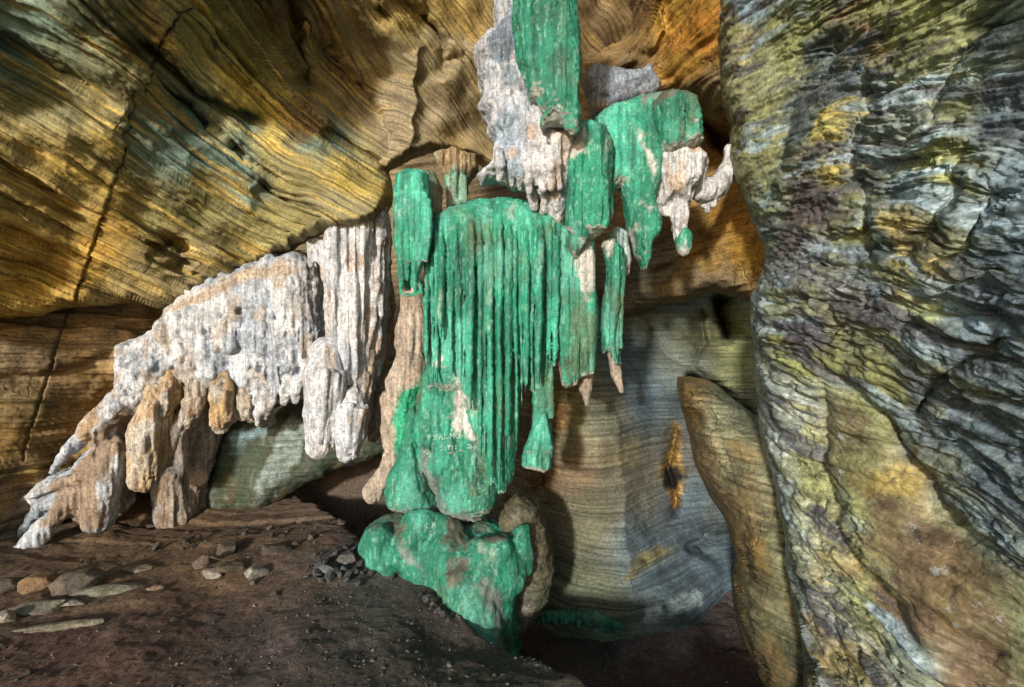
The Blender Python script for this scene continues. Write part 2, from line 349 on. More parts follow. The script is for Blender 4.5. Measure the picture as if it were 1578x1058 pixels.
# --- back wall
bw_pts = [(600, 300, 6.8), (610, 600, 6.8), (520, 660, 6.6), (400, 700, 6.6), (200, 760, 6.2), (0, 500, 6.0), (-500, 700, 5), (650, 200, 6.6), (740, 270, 6.2), (760, 640, 5.2), (720, 850, 4.8), (820, 620, 4.35), (880, 600, 4.15), (905, 760, 3.98), (860, 900, 3.95), (935, 955, 3.72),
          (930, 700, 3.95), (960, 850, 3.85), (985, 965, 3.72), (1000, 600, 4.5), (1060, 560, 4.7), (980, 500, 5.0), (960, 440, 5.3), (1100, 500, 5.2), (1150, 480, 5.2), (1020, 720, 4.5), (1080, 780, 4.5), (1030, 850, 4.1), (1060, 940, 3.8), (1110, 900, 4.25), (1140, 940, 4.2), (1200, 700, 4.6),
          (1400, 500, 4.6), (1500, 1000, 3.6), (900, 1100, 3.3), (900, 0, 6.5), (1100, 200, 5.6), (1300, 0, 5.5), (400, 200, 6), (300, 1000, 5)]
def bw_depth(X, Y):
    d = rbf(X, Y, bw_pts); P = Wp(X, Y, d); wx, wy = wob(P, 1.8, 14, 153)
    d = d + crease(X+wx, Y+wy, [(1112, 450), (1108, 480), (1118, 530)], .9, 9, 7)
    d = d + crease(X+wx, Y+wy, [(1078, 470), (1082, 520), (1072, 570)], .25, 20, 5)
    d = d + crease(X+wx, Y+wy, [(1048, 650), (1030, 720), (1042, 770), (1040, 800)], .22, 12, 5)
    d = d + crease(X+wx, Y+wy, [(1000, 480), (1010, 520), (1050, 560), (1110, 585)], .15, 40, 8)
    d = d + crease(X+wx, Y+wy, [(1060, 850), (1090, 812), (1140, 800)], .25, 25, 8)
    d = d + crease(X+wx, Y+wy, [(850, 640), (835, 720), (850, 790)], .15, 20, 8)
    d = d + crease(X+wx, Y+wy, [(1050, 580), (1100, 600), (1175, 660)], 1.0, 14, 6)
    d = d + crease(X+wx, Y+wy, [(965, 500), (950, 620), (960, 760), (965, 860), (985, 965)], -.10, 60, 30)
    return d + .06*fbm(P, 1.6, 157, 3)
def bw_col(P, X, Y):
    wx, wy = wob(P, 2.5, 30, 161)
    G = (.15, .16, .13); B = (.13, .165, .18); Tn = (.26, .21, .12)
    c = colmix(X, Y, [(870, 620, (.30, .22, .09)), (900, 680, Tn), (880, 740, (.24, .16, .09)), (930, 640, (.2, .185, .12)), (900, 800, (.17, .15, .09)), (900, 880, (.16, .15, .09)), (930, 930, (.15, .15, .09)), (970, 550, B), (1000, 620, B), (960, 700, Tn), (980, 750, (.2, .18, .13)), (1000, 840, B), (1020, 900, (.12, .15, .16)), (1080, 880, B), (1060, 780, B),
        (1030, 500, (.15, .17, .13)), (1060, 560, (.18, .18, .13)), (1090, 520, DKOL), (1130, 540, (.25, .24, .1)), (1010, 470, (.17, .16, .1)), (980, 600, B), (920, 960, (.1, .14, .08)), (620, 500, (.10, .07, .04)), (620, 350, (.3, .2, .1)), (740, 280, BROWN), (300, 700, (.14, .1, .07)), (1050, 700, (.2, .18, .15)), (1120, 780, (.13, .14, .13))], 3.4, (wx, wy))
    # ochre mineral veins, and the shade of one hollow painted as colour
    def vein_or_shade(poly, colr, soft=5):
        nonlocal c
        a = sstep(-soft, soft, poly_sd(X+wx*.3, Y+wy*.3, poly)+6*fbm(P, 14, 171, 3))[..., None]
        c = c*(1-a)+np.array(colr)*(.75+.9*fbm(P, 16, 173, 4))[..., None]*a
    vein_or_shade([(1040, 645), (1052, 660), (1046, 700), (1056, 730), (1050, 780), (1034, 785), (1028, 745), (1012, 720), (1030, 690)], (.40, .22, .06))
    vein_or_shade([(1018, 722), (1046, 716), (1056, 738), (1040, 760), (1024, 750)], (.02, .015, .01), 4)  # dark inside of the hole, its shade painted into the colour
    vein_or_shade([(962, 893), (985, 850), (1015, 838), (1035, 848), (1005, 865), (985, 880), (972, 896)], (.34, .28, .13), 9)
    vein_or_shade([(852, 615), (876, 625), (872, 660), (850, 672)], (.36, .19, .07))
    vein_or_shade([(812, 720), (860, 725), (850, 760), (812, 765)], (.30, .16, .06), 10)
    vein_or_shade([(985, 960), (1000, 935), (1040, 915), (1078, 905), (1083, 925), (1040, 940), (1000, 962)], (.5, .58, .55), 6)
    vein_or_shade([(830, 940), (880, 945), (925, 950), (955, 965), (890, 962), (840, 958)], (.03, .22, .12), 5)
    u = P[..., 2]+.03*fbm(P, 1.2, 181, 3)
    return c*np.array((.72, .80, .86))*(1+.3*fbm(P, (1.5, 1.5, 30), 163, 4)[..., None])*(1-.55*bed_lines(u, P, 193, .03, .22))[..., None]
def bw_disp(P, X, Y, N):
    u = P[..., 2] + .03*fbm(P, 1.2, 181, 3)
    return .010*layered(u, .03, 183, .3) + .007*layered(u, .013, 184, .5) + .020*layered(u, .16, 185, .25) + .016*fbm(P, 5, 186, 4) + .003*fbm(P, 24, 187, 2)
tag(sheet('back_wall', axis(-260, 590, 1210, 1700, 1.8, 16), axis(-500, 240, 1000, 1250, 1.8, 16), bw_depth, M_BACK, bw_col, bw_disp), kind='structure')

# --- ceiling piece on the right, ending in the arched rim
cr_pts = [(880, -50, 4.9), (900, 60, 4.9), (960, 40, 4.9), (1000, 0, 4.3), (1040, 60, 3.9), (1000, 110, 4.3), (1080, 100, 3.7), (1090, 0, 3.5), (1050, 150, 3.9), (1100, 170, 3.9), (1110, 220, 4.6), (1080, 260, 4.9), (1060, 300, 4.6), (1000, 300, 4.9), (1130, 320, 4.0),
          (1100, 380, 4.1), (1020, 400, 4.5), (960, 440, 4.7), (1160, 400, 3.7), (1140, 450, 3.9), (1050, 455, 4.4), (1250, 300, 3.8), (1250, 0, 3.3), (1000, -500, 3.2), (900, 200, 5.0), (860, 350, 5.2)]
def cr_depth(X, Y):
    d = rbf(X, Y, cr_pts); P = Wp(X, Y, d); wx, wy = wob(P, 1.8, 14, 253)
    for pl, A, w in [([(1120, 250), (1095, 190), (1060, 165), (1010, 165)], .45, 30), ([(890, 100), (940, 112), (990, 100)], .2, 25), ([(1015, -20), (1020, 50), (1005, 95)], -.15, 30), ([(985, 420), (1040, 400), (1100, 385)], .1, 20)]:
        d = d + crease(X+wx, Y+wy, pl, A, w)
    return d + .10*fbm(P, 1.8, 257, 3)
def cr_col(P, X, Y):
    wx, wy = wob(P, 2.5, 40, 261)
    c = colmix(X, Y, [(930, 40, (.15, .10, .06)), (980, 20, BROWN), (1000, 70, (.3, .2, .08)), (1040, 20, OCHRE), (1070, 60, ORANGE), (1050, 110, OCHRE), (1090, 140, (.3, .26, .16)), (1050, 160, (.22, .17, .12)), (960, 110, (.22, .16, .09)), (1100, 250, (.22, .15, .06)), (1080, 280, (.2, .15, .06)),
        (1120, 330, ORANGE), (1140, 380, OCHRE), (1080, 380, (.4, .25, .08)), (1020, 420, (.24, .20, .12)), (980, 440, (.17, .16, .11)), (1100, 430, (.25, .2, .12)), (1000, 350, BROWN)], 3.4, (wx, wy))
    u = P[..., 2]+.11*fbm(P, .9, 271, 3)+.010*fbm(P, 6, 273, 3)
    return .8*c*(1+.3*fbm(P, (4, 4, 26), 263, 4)[..., None])*(1-.6*bed_lines(u, P, 293))[..., None]
cr_poly = [(870, -700), (1300, -700), (1300, 480), (1160, 470), (1120, 452), (1090, 449), (1060, 462), (1020, 470), (985, 482), (955, 497), (930, 470), (880, 420), (850, 300)]
tag(sheet('cave_ceiling', axis(840, 850, 1180, 1320, 1.8, 16), axis(-420, -10, 500, 510, 1.8, 16), cr_depth, M_STRATA, cr_col, lambda P, X, Y, N: strata_disp(P, X, Y, N, .8, 271), cr_poly, (22, .6), 5), kind='structure')

# --- right-hand pillar wall (middle distance)
pl_pts = [(1040, 590, 3.5), (1060, 680, 3.45), (1100, 760, 3.35), (1130, 900, 3.2), (1150, 1050, 3.1), (1110, 640, 3.3), (1170, 650, 3.2), (1150, 760, 3.1), (1200, 900, 2.9), (1200, 700, 3.1), (1200, 1050, 2.85), (1350, 800, 3.2), (1150, 1300, 3.0), (1090, 610, 3.4)]
def pl_depth(X, Y):
    d = rbf(X, Y, pl_pts); P = Wp(X, Y, d); wx, wy = wob(P, 2, 14, 353)
    d = d + crease(X+wx, Y+wy, [(1075, 600), (1105, 660), (1125, 740), (1160, 800)], .06, 25, 12)
    return d + .05*fbm(P, 2.2, 357, 3)
def pl_col(P, X, Y):
    wx, wy = wob(P, 3, 30, 361)
    c = colmix(X, Y, [(1060, 620, (.34, .22, .08)), (1080, 700, (.26, .19, .11)), (1120, 780, (.24, .17, .09)), (1110, 640, (.30, .28, .17)), (1140, 700, (.28, .25, .15)), (1150, 780, (.3, .22, .11)), (1170, 850, (.22, .19, .09)), (1140, 850, (.24, .18, .1)), (1160, 930, (.2, .17, .09)), (1180, 1000, (.15, .11, .06)), (1160, 1040, (.17, .13, .07)), (1190, 960, (.28, .24, .12))], 3.2, (wx, wy))
    u = P[..., 2]+.11*fbm(P, .9, 371, 3)+.010*fbm(P, 6, 373, 3)
    ol_ = sstep(10, 45, poly_sd(X+.5*wx, Y+.5*wy, [(1060, 560), (1400, 560), (1400, 1100), (1170, 1100), (1165, 900), (1150, 800), (1120, 700), (1085, 640)]))[..., None]*.5
    c = c*(1-ol_)+np.array((.25, .25, .15))*ol_
    return np.array((.56, .60, .60))*c*(1+.55*fbm(P, (4, 4, 30), 363, 4)[..., None])*(1-.6*bed_lines(u, P, 393))[..., None]
pl_poly = [(1040, 578), (1060, 578), (1095, 592), (1170, 640), (1300, 700), (1420, 1400), (1155, 1400), (1146, 1058), (1134, 960), (1126, 900), (1129, 850), (1118, 812), (1092, 765), (1068, 705), (1050, 640)]
tag(sheet('rock_pillar_wall', axis(1030, 1032, 1260, 1430, 1.8, 16), axis(570, 572, 1070, 1400, 1.8, 16), pl_depth, M_STRATA, pl_col, lambda P, X, Y, N: strata_disp(P, X, Y, N, 1.0, 371)+.02*fbm(P, 4, 377, 4), pl_poly, (40, .9), 9), kind='structure')

# --- foreground right wall
rw_pts = [(1100, 0, 3.3), (1120, 130, 3.2), (1150, 260, 3.0), (1165, 380, 2.9), (1150, 500, 2.8), (1165, 640, 2.7), (1200, 780, 2.55), (1225, 1000, 2.4), (1180, 100, 2.9), (1240, 0, 2.5), (1220, 250, 2.55), (1210, 420, 2.45), (1300, 200, 2.25), (1300, 60, 2.35), (1330, 400, 1.95), (1400, 200, 1.8),
          (1220, 600, 2.4), (1290, 600, 2.15), (1280, 760, 2.2), (1320, 860, 2.0), (1400, 980, 1.75), (1400, 700, 1.95), (1480, 800, 1.72), (1420, 560, 1.65), (1578, 300, 1.35), (1578, 529, 1.25), (1578, 900, 1.5), (1578, 0, 1.5), (1500, 1058, 1.6), (1300, 1058, 2.1), (2100, 500, .8), (2100, -400, .9), (2100, 1300, .9), (1200, -400, 2.4), (1500, -400, 1.5), (1250, 1300, 2.2)]
rw_cr = [([(1305, 30), (1275, 110), (1235, 170), (1200, 260), (1175, 320)], .12, 18), ([(1325, 90), (1335, 180), (1320, 260), (1350, 330), (1355, 400), (1395, 430)], .10, 16), ([(1578, 30), (1500, 90), (1460, 140), (1430, 200)], .12, 25),
         ([(1480, 230), (1490, 290), (1460, 350), (1420, 380), (1380, 420)], .10, 22), ([(1578, 300), (1540, 320), (1500, 400), (1440, 410)], .10, 25), ([(1255, 580), (1275, 660), (1290, 740), (1320, 820), (1345, 870), (1400, 940), (1450, 1030)], .14, 70),
         ([(1235, 560), (1300, 590), (1370, 640), (1420, 700), (1480, 790), (1578, 870)], .12, 26), ([(1380, 900), (1440, 935), (1500, 975), (1578, 1015)], .05, 18), ([(1578, 520), (1500, 560), (1440, 590), (1400, 650)], .10, 30),
         ([(1250, 360), (1290, 380), (1330, 370), (1360, 350)], .06, 14), ([(1180, 620), (1205, 700), (1200, 760), (1240, 860)], .06, 20), ([(1215, 880), (1260, 950), (1290, 1058)], .08, 18), ([(1578, 420), (1500, 450), (1430, 480), (1380, 520)], .07, 20), ([(1330, 1058), (1290, 960), (1270, 900)], .05, 16)]
def rw_depth(X, Y):
    d = rbf(X, Y, rw_pts); P = Wp(X, Y, d); wx, wy = wob(P, 2.2, 26, 453)
    for pl, A, w in rw_cr: d = d + crease(X+wx, Y+wy, pl, .6*A, w, 5)
    return d + .05*fbm(P, 2.0, 457, 3)
def rw_smooth(X, Y):   # the smooth brown bedding face low on the right
    return sstep(-20, 25, poly_sd(X, Y, [(1262, 585), (1330, 590), (1400, 690), (1470, 790), (1600, 900), (1600, 1100), (1460, 1100), (1400, 950), (1330, 850), (1290, 750)]))
def rw_disp(P, X, Y, N):
    w = np.stack([fbm(P, 1.6, 461+i, 3) for i in range(3)], -1)*.11
    ax = P + w; ax[..., 2] -= .25*P[..., 1]
    rg = 1-np.abs(fbm(ax, (5, 2.2, 9), 471, 5))*2.4
    r2 = 1-np.abs(fbm(ax, (14, 6, 30), 475, 4, .6))*2.2
    sm = rw_smooth(X, Y); calm = sstep(-40, 10, poly_sd(X, Y, [(1090, -50), (1250, -50), (1230, 180), (1160, 300), (1100, 220)]))
    rough = (1-.8*sm)*(1-.65*calm)
    r3 = np.clip(np.abs(fbm(ax, (4, 1.6, 11), 489, 5, .6))*5, 0, 1)**.5-1     # narrow clefts
    pit = -sstep(.38, .5, fbm(P, 11, 493, 4))
    u = P[..., 2]-.12*P[..., 1]+.05*fbm(P, 2, 479, 3)
    return rough*(.022*rg+.009*r2+.016*fbm(P, 6, 481, 5, .6)+.005*fbm(P, 40, 483, 3)) + rough*(.035*r3+.015*pit) + .010*layered(u, .05, 485, .4)+.004*fbm(P, 18, 487, 3)
def rw_col(P, X, Y):
    wx, wy = wob(P, 4, 75, 491)
    w = np.stack([fbm(P, 1.6, 461+i, 3) for i in range(3)], -1)*.16
    Q = P+w; Q[..., 2] -= .25*P[..., 1]
    SL = (.20, .24, .25); SLD = (.11, .13, .14); OL = (.27, .26, .10); PU = (.10, .075, .08); GY = (.38, .42, .42); BR = (.16, .10, .055)
    c = colmix(X, Y, [(1130, 60, (.33, .28, .13)), (1160, 10, (.32, .42, .48)), (1180, 140, (.27, .26, .13)), (1150, 220, (.30, .28, .12)), (1170, 300, (.33, .33, .16)), (1220, 60, OL), (1250, 200, (.12, .13, .12)), (1200, 350, GY), (1240, 330, PU), (1300, 140, SLD), (1290, 210, YEL), (1330, 60, (.28, .19, .08)), (1400, 30, OL), (1450, 130, OL), (1380, 160, (.3, .32, .25)),
        (1420, 250, OL), (1280, 290, PU), (1310, 360, OL), (1330, 420, SLD), (1400, 300, SL), (1390, 400, (.36, .26, .09)), (1470, 300, OL), (1530, 180, SLD), (1578, 60, (.2, .22, .14)), (1520, 400, SLD), (1578, 300, SL), (1430, 460, (.32, .32, .16)), (1500, 480, SL), (1578, 500, SLD), (1250, 420, (.17, .16, .15)), (1180, 440, GY), (1190, 520, (.30, .32, .28)),
        (1240, 500, PU), (1300, 480, PU), (1370, 500, (.2, .19, .15)), (1250, 540, OL), (1210, 600, (.33, .34, .28)), (1190, 660, (.42, .44, .42)), (1230, 700, OL), (1210, 760, GY), (1270, 770, OL), (1250, 820, (.36, .34, .2)), (1240, 880, (.28, .27, .17)), (1290, 880, (.36, .26, .1)), (1330, 920, OL), (1260, 960, (.25, .19, .12)), (1300, 1020, (.34, .25, .1)), (1370, 1000, (.24, .25, .18)),
        (1310, 640, (.24, .19, .10)), (1360, 600, OL), (1380, 730, (.40, .26, .07)), (1340, 690, (.23, .2, .09)), (1370, 790, BR), (1420, 850, BR), (1480, 900, (.2, .12, .055)), (1400, 900, BR), (1520, 980, BR), (1460, 1040, BR), (1450, 640, SLD), (1500, 700, SL), (1560, 720, SLD), (1520, 610, SLD), (1560, 820, (.24, .25, .18)), (1480, 770, (.22, .22, .14)), (1578, 960, (.2, .2, .1))], 4.2, (wx, wy))
    sm = rw_smooth(X, Y)[..., None]
    n1 = fbm(Q, (6, 2.5, 22), 511, 5, .65)[..., None]
    c = c*(1+(.8-.5*sm)*n1)
    a = sstep(.12, .35, fbm(Q, (4, 2, 13), 521, 5))[..., None]*(1-sm)*.8; c = c*(1-a)+np.array((.36, .43, .45))*a
    a = sstep(.14, .34, fbm(Q, (5, 2.2, 15), 531, 5))[..., None]*(1-sm)*.85; c = c*(1-a)+np.array((.09, .08, .09))*a
    a = sstep(.15, .40, fbm(Q, (5, 2.2, 13), 541, 5))[..., None]*(1-.7*sm)*.7; c = c*(1-a)+np.array((.30, .28, .11))*a
    for pl_, wd_, cc_ in (([(1315, -10), (1275, 110), (1235, 170), (1200, 260), (1180, 330)], 20, (.06, .075, .08)), ([(1320, 70), (1328, 180), (1322, 270)], 20, (.07, .09, .11)), ([(1345, 250), (1355, 330), (1352, 400), (1375, 430)], 9, (.04, .05, .04)), ([(1578, 60), (1500, 100), (1465, 145)], 16, (.07, .09, .09)), ([(1480, 230), (1490, 300), (1450, 360), (1400, 385)], 10, (.05, .05, .03)), ([(1578, 520), (1480, 560), (1400, 600)], 22, (.06, .05, .05)), ([(1235, 280), (1260, 330), (1300, 350)], 26, (.11, .07, .07)), ([(1220, 340), (1200, 420), (1240, 480), (1300, 500)], 22, (.10, .075, .08))):
        ln = np.exp(-(line_sd(X+.6*wx, Y+.6*wy, pl_)[0]/wd_)**2)[..., None]*sstep(-.45, .15, n1)*.85
        c = c*(1-ln)+np.array(cc_)*ln
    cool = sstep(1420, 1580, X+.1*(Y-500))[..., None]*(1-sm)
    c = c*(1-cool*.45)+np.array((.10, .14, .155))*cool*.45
    rid = np.clip(1-np.abs(line_sd(X+.4*wx, Y+.3*wy, [(1160, 430), (1175, 560), (1200, 680), (1230, 800), (1290, 900), (1340, 1060)])[0])/45, 0, 1)[..., None]*sstep(-.3, .3, n1)
    c = c*(1-rid*.6)+np.array((.42, .42, .33))*rid*.6
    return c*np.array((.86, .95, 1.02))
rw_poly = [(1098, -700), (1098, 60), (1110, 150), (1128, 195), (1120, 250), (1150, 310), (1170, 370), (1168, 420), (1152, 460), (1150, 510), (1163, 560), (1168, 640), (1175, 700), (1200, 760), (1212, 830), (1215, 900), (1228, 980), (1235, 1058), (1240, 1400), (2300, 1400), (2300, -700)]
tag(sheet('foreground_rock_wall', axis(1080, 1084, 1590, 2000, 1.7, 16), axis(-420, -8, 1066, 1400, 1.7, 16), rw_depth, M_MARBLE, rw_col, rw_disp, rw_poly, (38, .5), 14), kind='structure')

# the same wall carried on past the camera's shoulder
ya_, za_ = np.meshgrid(np.linspace(1.0, -1.6, 130), np.linspace(4.6, -1.6, 240))
xa_ = 1.36+.10*(1-ya_)+.12*np.abs(za_-1.2)**1.3*.5*(za_ > 1.2)-.10*(za_-1.2)
Pa_ = np.stack([xa_, ya_, za_], -1)
Xa_ = np.full(xa_.shape, 1650.0); Ya_ = np.clip(529-(za_-EYE)*560, -400, 1350)
Pa_[..., 0] += .08*fbm(Pa_, 1.6, 555, 3)-rw_disp(Pa_, Xa_, Ya_, None)-.02
na_, ma_ = xa_.shape; Ia_ = np.arange(na_*ma_).reshape(na_, ma_)
Fa_ = np.stack([Ia_[:-1, :-1], Ia_[1:, :-1], Ia_[1:, 1:], Ia_[:-1, 1:]], -1).reshape(-1, 4)
tag(make_mesh('foreground_rock_wall', Pa_.reshape(-1, 3), Fa_, M_MARBLE, rw_col(Pa_, Xa_, Ya_).reshape(-1, 3)), kind='structure')

# ------------------------------------------------------------------ cave floor
edge_w = np.array([Wp(px, 0, d)[:2] for px, d in [(430, 5.0), (520, 4.0), (565, 3.45), (640, 3.12), (700, 2.87), (760, 2.66), (820, 2.48), (890, 2.25), (1000, 1.9), (1300, 1.0)]])
def ground_z(x, y, fine=True):
    x = np.asarray(x, float); y = np.asarray(y, float)
    s, t = line_sd(x, y, edge_w)                # in world metres; positive on mud side
    P = np.stack([x, y, np.zeros_like(x)], -1)
    s = s + .05*fbm(P, 3, 601, 3)
    mud = .0 + .12*np.exp(-((x+1.15)**2+(y-3.7)**2)/.8)
    back = sstep(4.3, 6.2, y)*.55*sstep(-3.4, -2.2, x) + sstep(3.9, 4.8, y)*.05
    mud = mud - .07*np.exp(-((x+.12)**2+(y-2.7)**2)/.12)
    pit = -.62 + .04*(y-3.3)
    up = mud + back
    k = sstep(-.30, .03, -s)*sstep(5.2, 4.4, y) if False else 0
    w = sstep(.0, .30, s)*(1-sstep(4.6, 5.4, y)*sstep(.6, -.6, x))
    z = up*(1-w)+pit*w
    z = z + .05*fbm(P, 1.3, 611, 3)
    if fine:
        z = z + .020*fbm(P, 5, 621, 5, .5) + .004*fbm(P, (30, 20, 1), 631, 3) + .003*(1-np.abs(fbm(P, (14, 9, 1), 633, 3))*3)
        lay = sstep(3.3, 3.9, y)*sstep(-.6, -1.2, x)
        z = z + lay*.035*layered(y+.18*x+.05*fbm(P, 2, 641, 3), .16, 645, .25)
    return z
ye = np.concatenate([np.linspace(-30, 1.0, 26), np.geomspace(1.1, 2.1, 20), np.geomspace(2.11, 4.9, 430), np.geomspace(4.92, 9, 50)])
ue = np.linspace(-1, 1, 760); ue = np.sign(ue)*(np.abs(ue)*1.0)**1.0*1.9
UU, YY = np.meshgrid(ue, ye)
XX = UU*np.maximum(YY, 1.0) + np.where(YY < 1, UU*(1-YY)*1.0, 0)
ZZ = ground_z(XX, YY); ZZ = np.where(YY < 1, ZZ*np.clip((YY+2)/3, 0, 1), ZZ)
PG = np.stack([XX, YY, ZZ], -1)
cg = np.empty(PG.shape)
def floor_col(P):
    x, y = P[..., 0], P[..., 1]; dd = np.maximum(y, .3); px = CX+x/dd*FP; py = CY-(P[..., 2]-EYE)/dd*FP
    wx, wy = wob(P, 3, 70, 651)
    c = colmix(px, py, [(100, 1000, (.075, .045, .032)), (250, 950, (.065, .04, .03)), (400, 980, (.055, .043, .04)), (600, 980, (.05, .044, .038)), (560, 900, (.055, .055, .05)), (700, 1030, (.045, .04, .032)), (300, 830, (.10, .068, .038)), (450, 810, (.085, .06, .04)), (150, 850, (.11, .075, .042)), (500, 740, (.10, .075, .055)), (540, 790, (.075, .062, .05)),
                        (560, 860, (.035, .038, .038)), (640, 890, (.03, .03, .028)), (850, 1020, (.05, .044, .036)), (900, 990, (.035, .033, .03)), (1050, 980, (.14, .12, .12)), (980, 985, (.09, .08, .075)), (1100, 1040, (.05, .03, .024)), (1000, 1040, (.05, .033, .027)), (100, 900, (.10, .07, .045)), (300, 2400, (.25, .2, .14)), (900, 2400, (.25, .2, .14))], 3, (wx, wy))  # pit floor colour lightened to stand in for light missing there
    return c*np.array((1.3, 1.2, 1.13))*(1+.3*fbm(P, 9, 661, 5, .6)[..., None])
CG = floor_col(PG)
ny, nx = XX.shape; I = np.arange(nx*ny).reshape(ny, nx)
FG = np.stack([I[:-1, :-1], I[:-1, 1:], I[1:, 1:], I[1:, :-1]], -1).reshape(-1, 4)
ground = tag(make_mesh('cave_floor', PG.reshape(-1, 3), FG, M_MUD, CG.reshape(-1, 3)), kind='structure')
def on_floor(px, py):
    lo = 1.2
    for i in range(900):
        d = 1.2+i*.006; p = Wp(px, py, d)
        if p[2] <= ground_z(np.array(p[0]), np.array(p[1]), True): return p
    return Wp(px, py, 5.0)

# ------------------------------------------------------------------ volumes (smooth-joined bodies)
def smin(a, b, k):
    h = np.clip(.5+.5*(b-a)/k, 0, 1); return b+(a-b)*h-k*h*(1-h)
class Vol:
    def __init__(s, px0, py0, px1, py1, d, dy0, dy1, h=.008):
        a = Wp(px0, py1, d); b = Wp(px1, py0, d); s.d = d; s.h = h; pad = .05
        s.o = np.array([a[0]-pad, d+dy0-pad, a[2]-pad])
        s.n = np.ceil((np.array([b[0]+pad, d+dy1+pad, b[2]+pad])-s.o)/h).astype(int)+1
        s.ax = [s.o[i]+h*np.arange(s.n[i]) for i in range(3)]
        s.F = np.full(tuple(s.n), .5, dtype=np.float32)
    def _box(s, lo, hi):
        i0 = np.clip(np.floor((lo-s.o)/s.h).astype(int), 0, s.n); i1 = np.clip(np.ceil((hi-s.o)/s.h).astype(int)+1, 0, s.n)
        sl = tuple(slice(a, b) for a, b in zip(i0, i1))
        return sl, [s.ax[i][sl[i]] for i in range(3)]
    def cone(s, a, b, ra, rb, k=.02, flat=1.0, sub=False):
        """a, b = (px,py,d); radii in photo px at s.d"""
        A = Wp(*a); B = Wp(*b); ra = ra/FP*s.d; rb = rb/FP*s.d; m = max(ra, rb)+k+.03
        sl, (x, y, z) = s._box(np.minimum(A, B)-m, np.maximum(A, B)+m)
        if min(len(x), len(y), len(z)) == 0: return s
        X = x[:, None, None]-A[0]; Y = y[None, :, None]-A[1]; Z = z[None, None, :]-A[2]; D = B-A
        t = np.clip((X*D[0]+Y*D[1]+Z*D[2])/max(D@D, 1e-9), 0, 1)
        f = np.sqrt((X-t*D[0])**2+((Y-t*D[1])/flat)**2+(Z-t*D[2])**2)-(ra+(rb-ra)*t)
        if sub: s.F[sl] = -smin(-s.F[sl], f, k)
        else: s.F[sl] = smin(s.F[sl], f.astype(np.float32), k)
        return s
    def chain(s, pts, k=.02, flat=1.0):
        """pts = [(px,py,d,r)]"""
        for p, q in zip(pts[:-1], pts[1:]): s.cone(p[:3], q[:3], p[3], q[3], k, flat)
        return s
    def slab(s, poly, d, T, R, k=.02, relief=None, jag=0.0, seed=0, sharp=2.0):
        """inflated outline. T half thickness (m), R rounding distance (px); relief(PX,PY)->m added to the front"""
        pl = np.array(poly, float); w = Wp(pl[:, 0], pl[:, 1], d)[:, [0, 2]]
        sl, (x, y, z) = s._box(np.array([w[:, 0].min()-.06, d-T-.25, w[:, 1].min()-.06]), np.array([w[:, 0].max()+.06, d+T+.15, w[:, 1].max()+.06]))
        PX, PY = np.meshgrid(CX+x/d*FP, CY-(z-EYE)/d*FP, indexing='ij')
        Q = np.stack([PX/FP*d, np.full(PX.shape, d+seed*3.1), PY/FP*d], -1)
        jx, jy = (jag*fbm(Q, 9, seed+701, 4), jag*fbm(Q, 9, seed+703, 4)) if jag else (0, 0)
        S = poly_sd(PX+jx, PY+jy, poly)
        q = np.clip(1-S/R, 0, 1); t = T*(1-q**sharp)**(1/sharp)
        rel = relief(PX, PY)*np.clip(S/8, 0, 1) if relief is not None else 0
        yf = d-t-rel; yb = d+t
        Y = y[None, :, None]
        din = np.maximum(yf[:, None, :]-Y, Y-yb[:, None, :])
        so = (-S/FP*d)[:, None, :]
        f = np.where(so > 0, np.sqrt(so**2+np.maximum(din, 0)**2), np.maximum(din, so*1.0))
        s.F[sl] = smin(s.F[sl], f.astype(np.float32), k)
        return s
    def mesh(s, name, mat, col_fn, disp_fn=None, parent=None):
        F = s.F.copy()
        for ax in range(3):
            for e in (0, -1):
                ix = [slice(None)]*3; ix[ax] = e; F[tuple(ix)] = np.maximum(F[tuple(ix)], .01)
        V, Q = nets(F, s.o, s.h)
        if disp_fn is not None:
            Nn = vnorm(V, Q); V = V+Nn*disp_fn(V, Nn)[:, None]
        global LN; LN = vnorm(V, Q)
        return make_mesh(name, V, Q, mat, col_fn(V), parent)
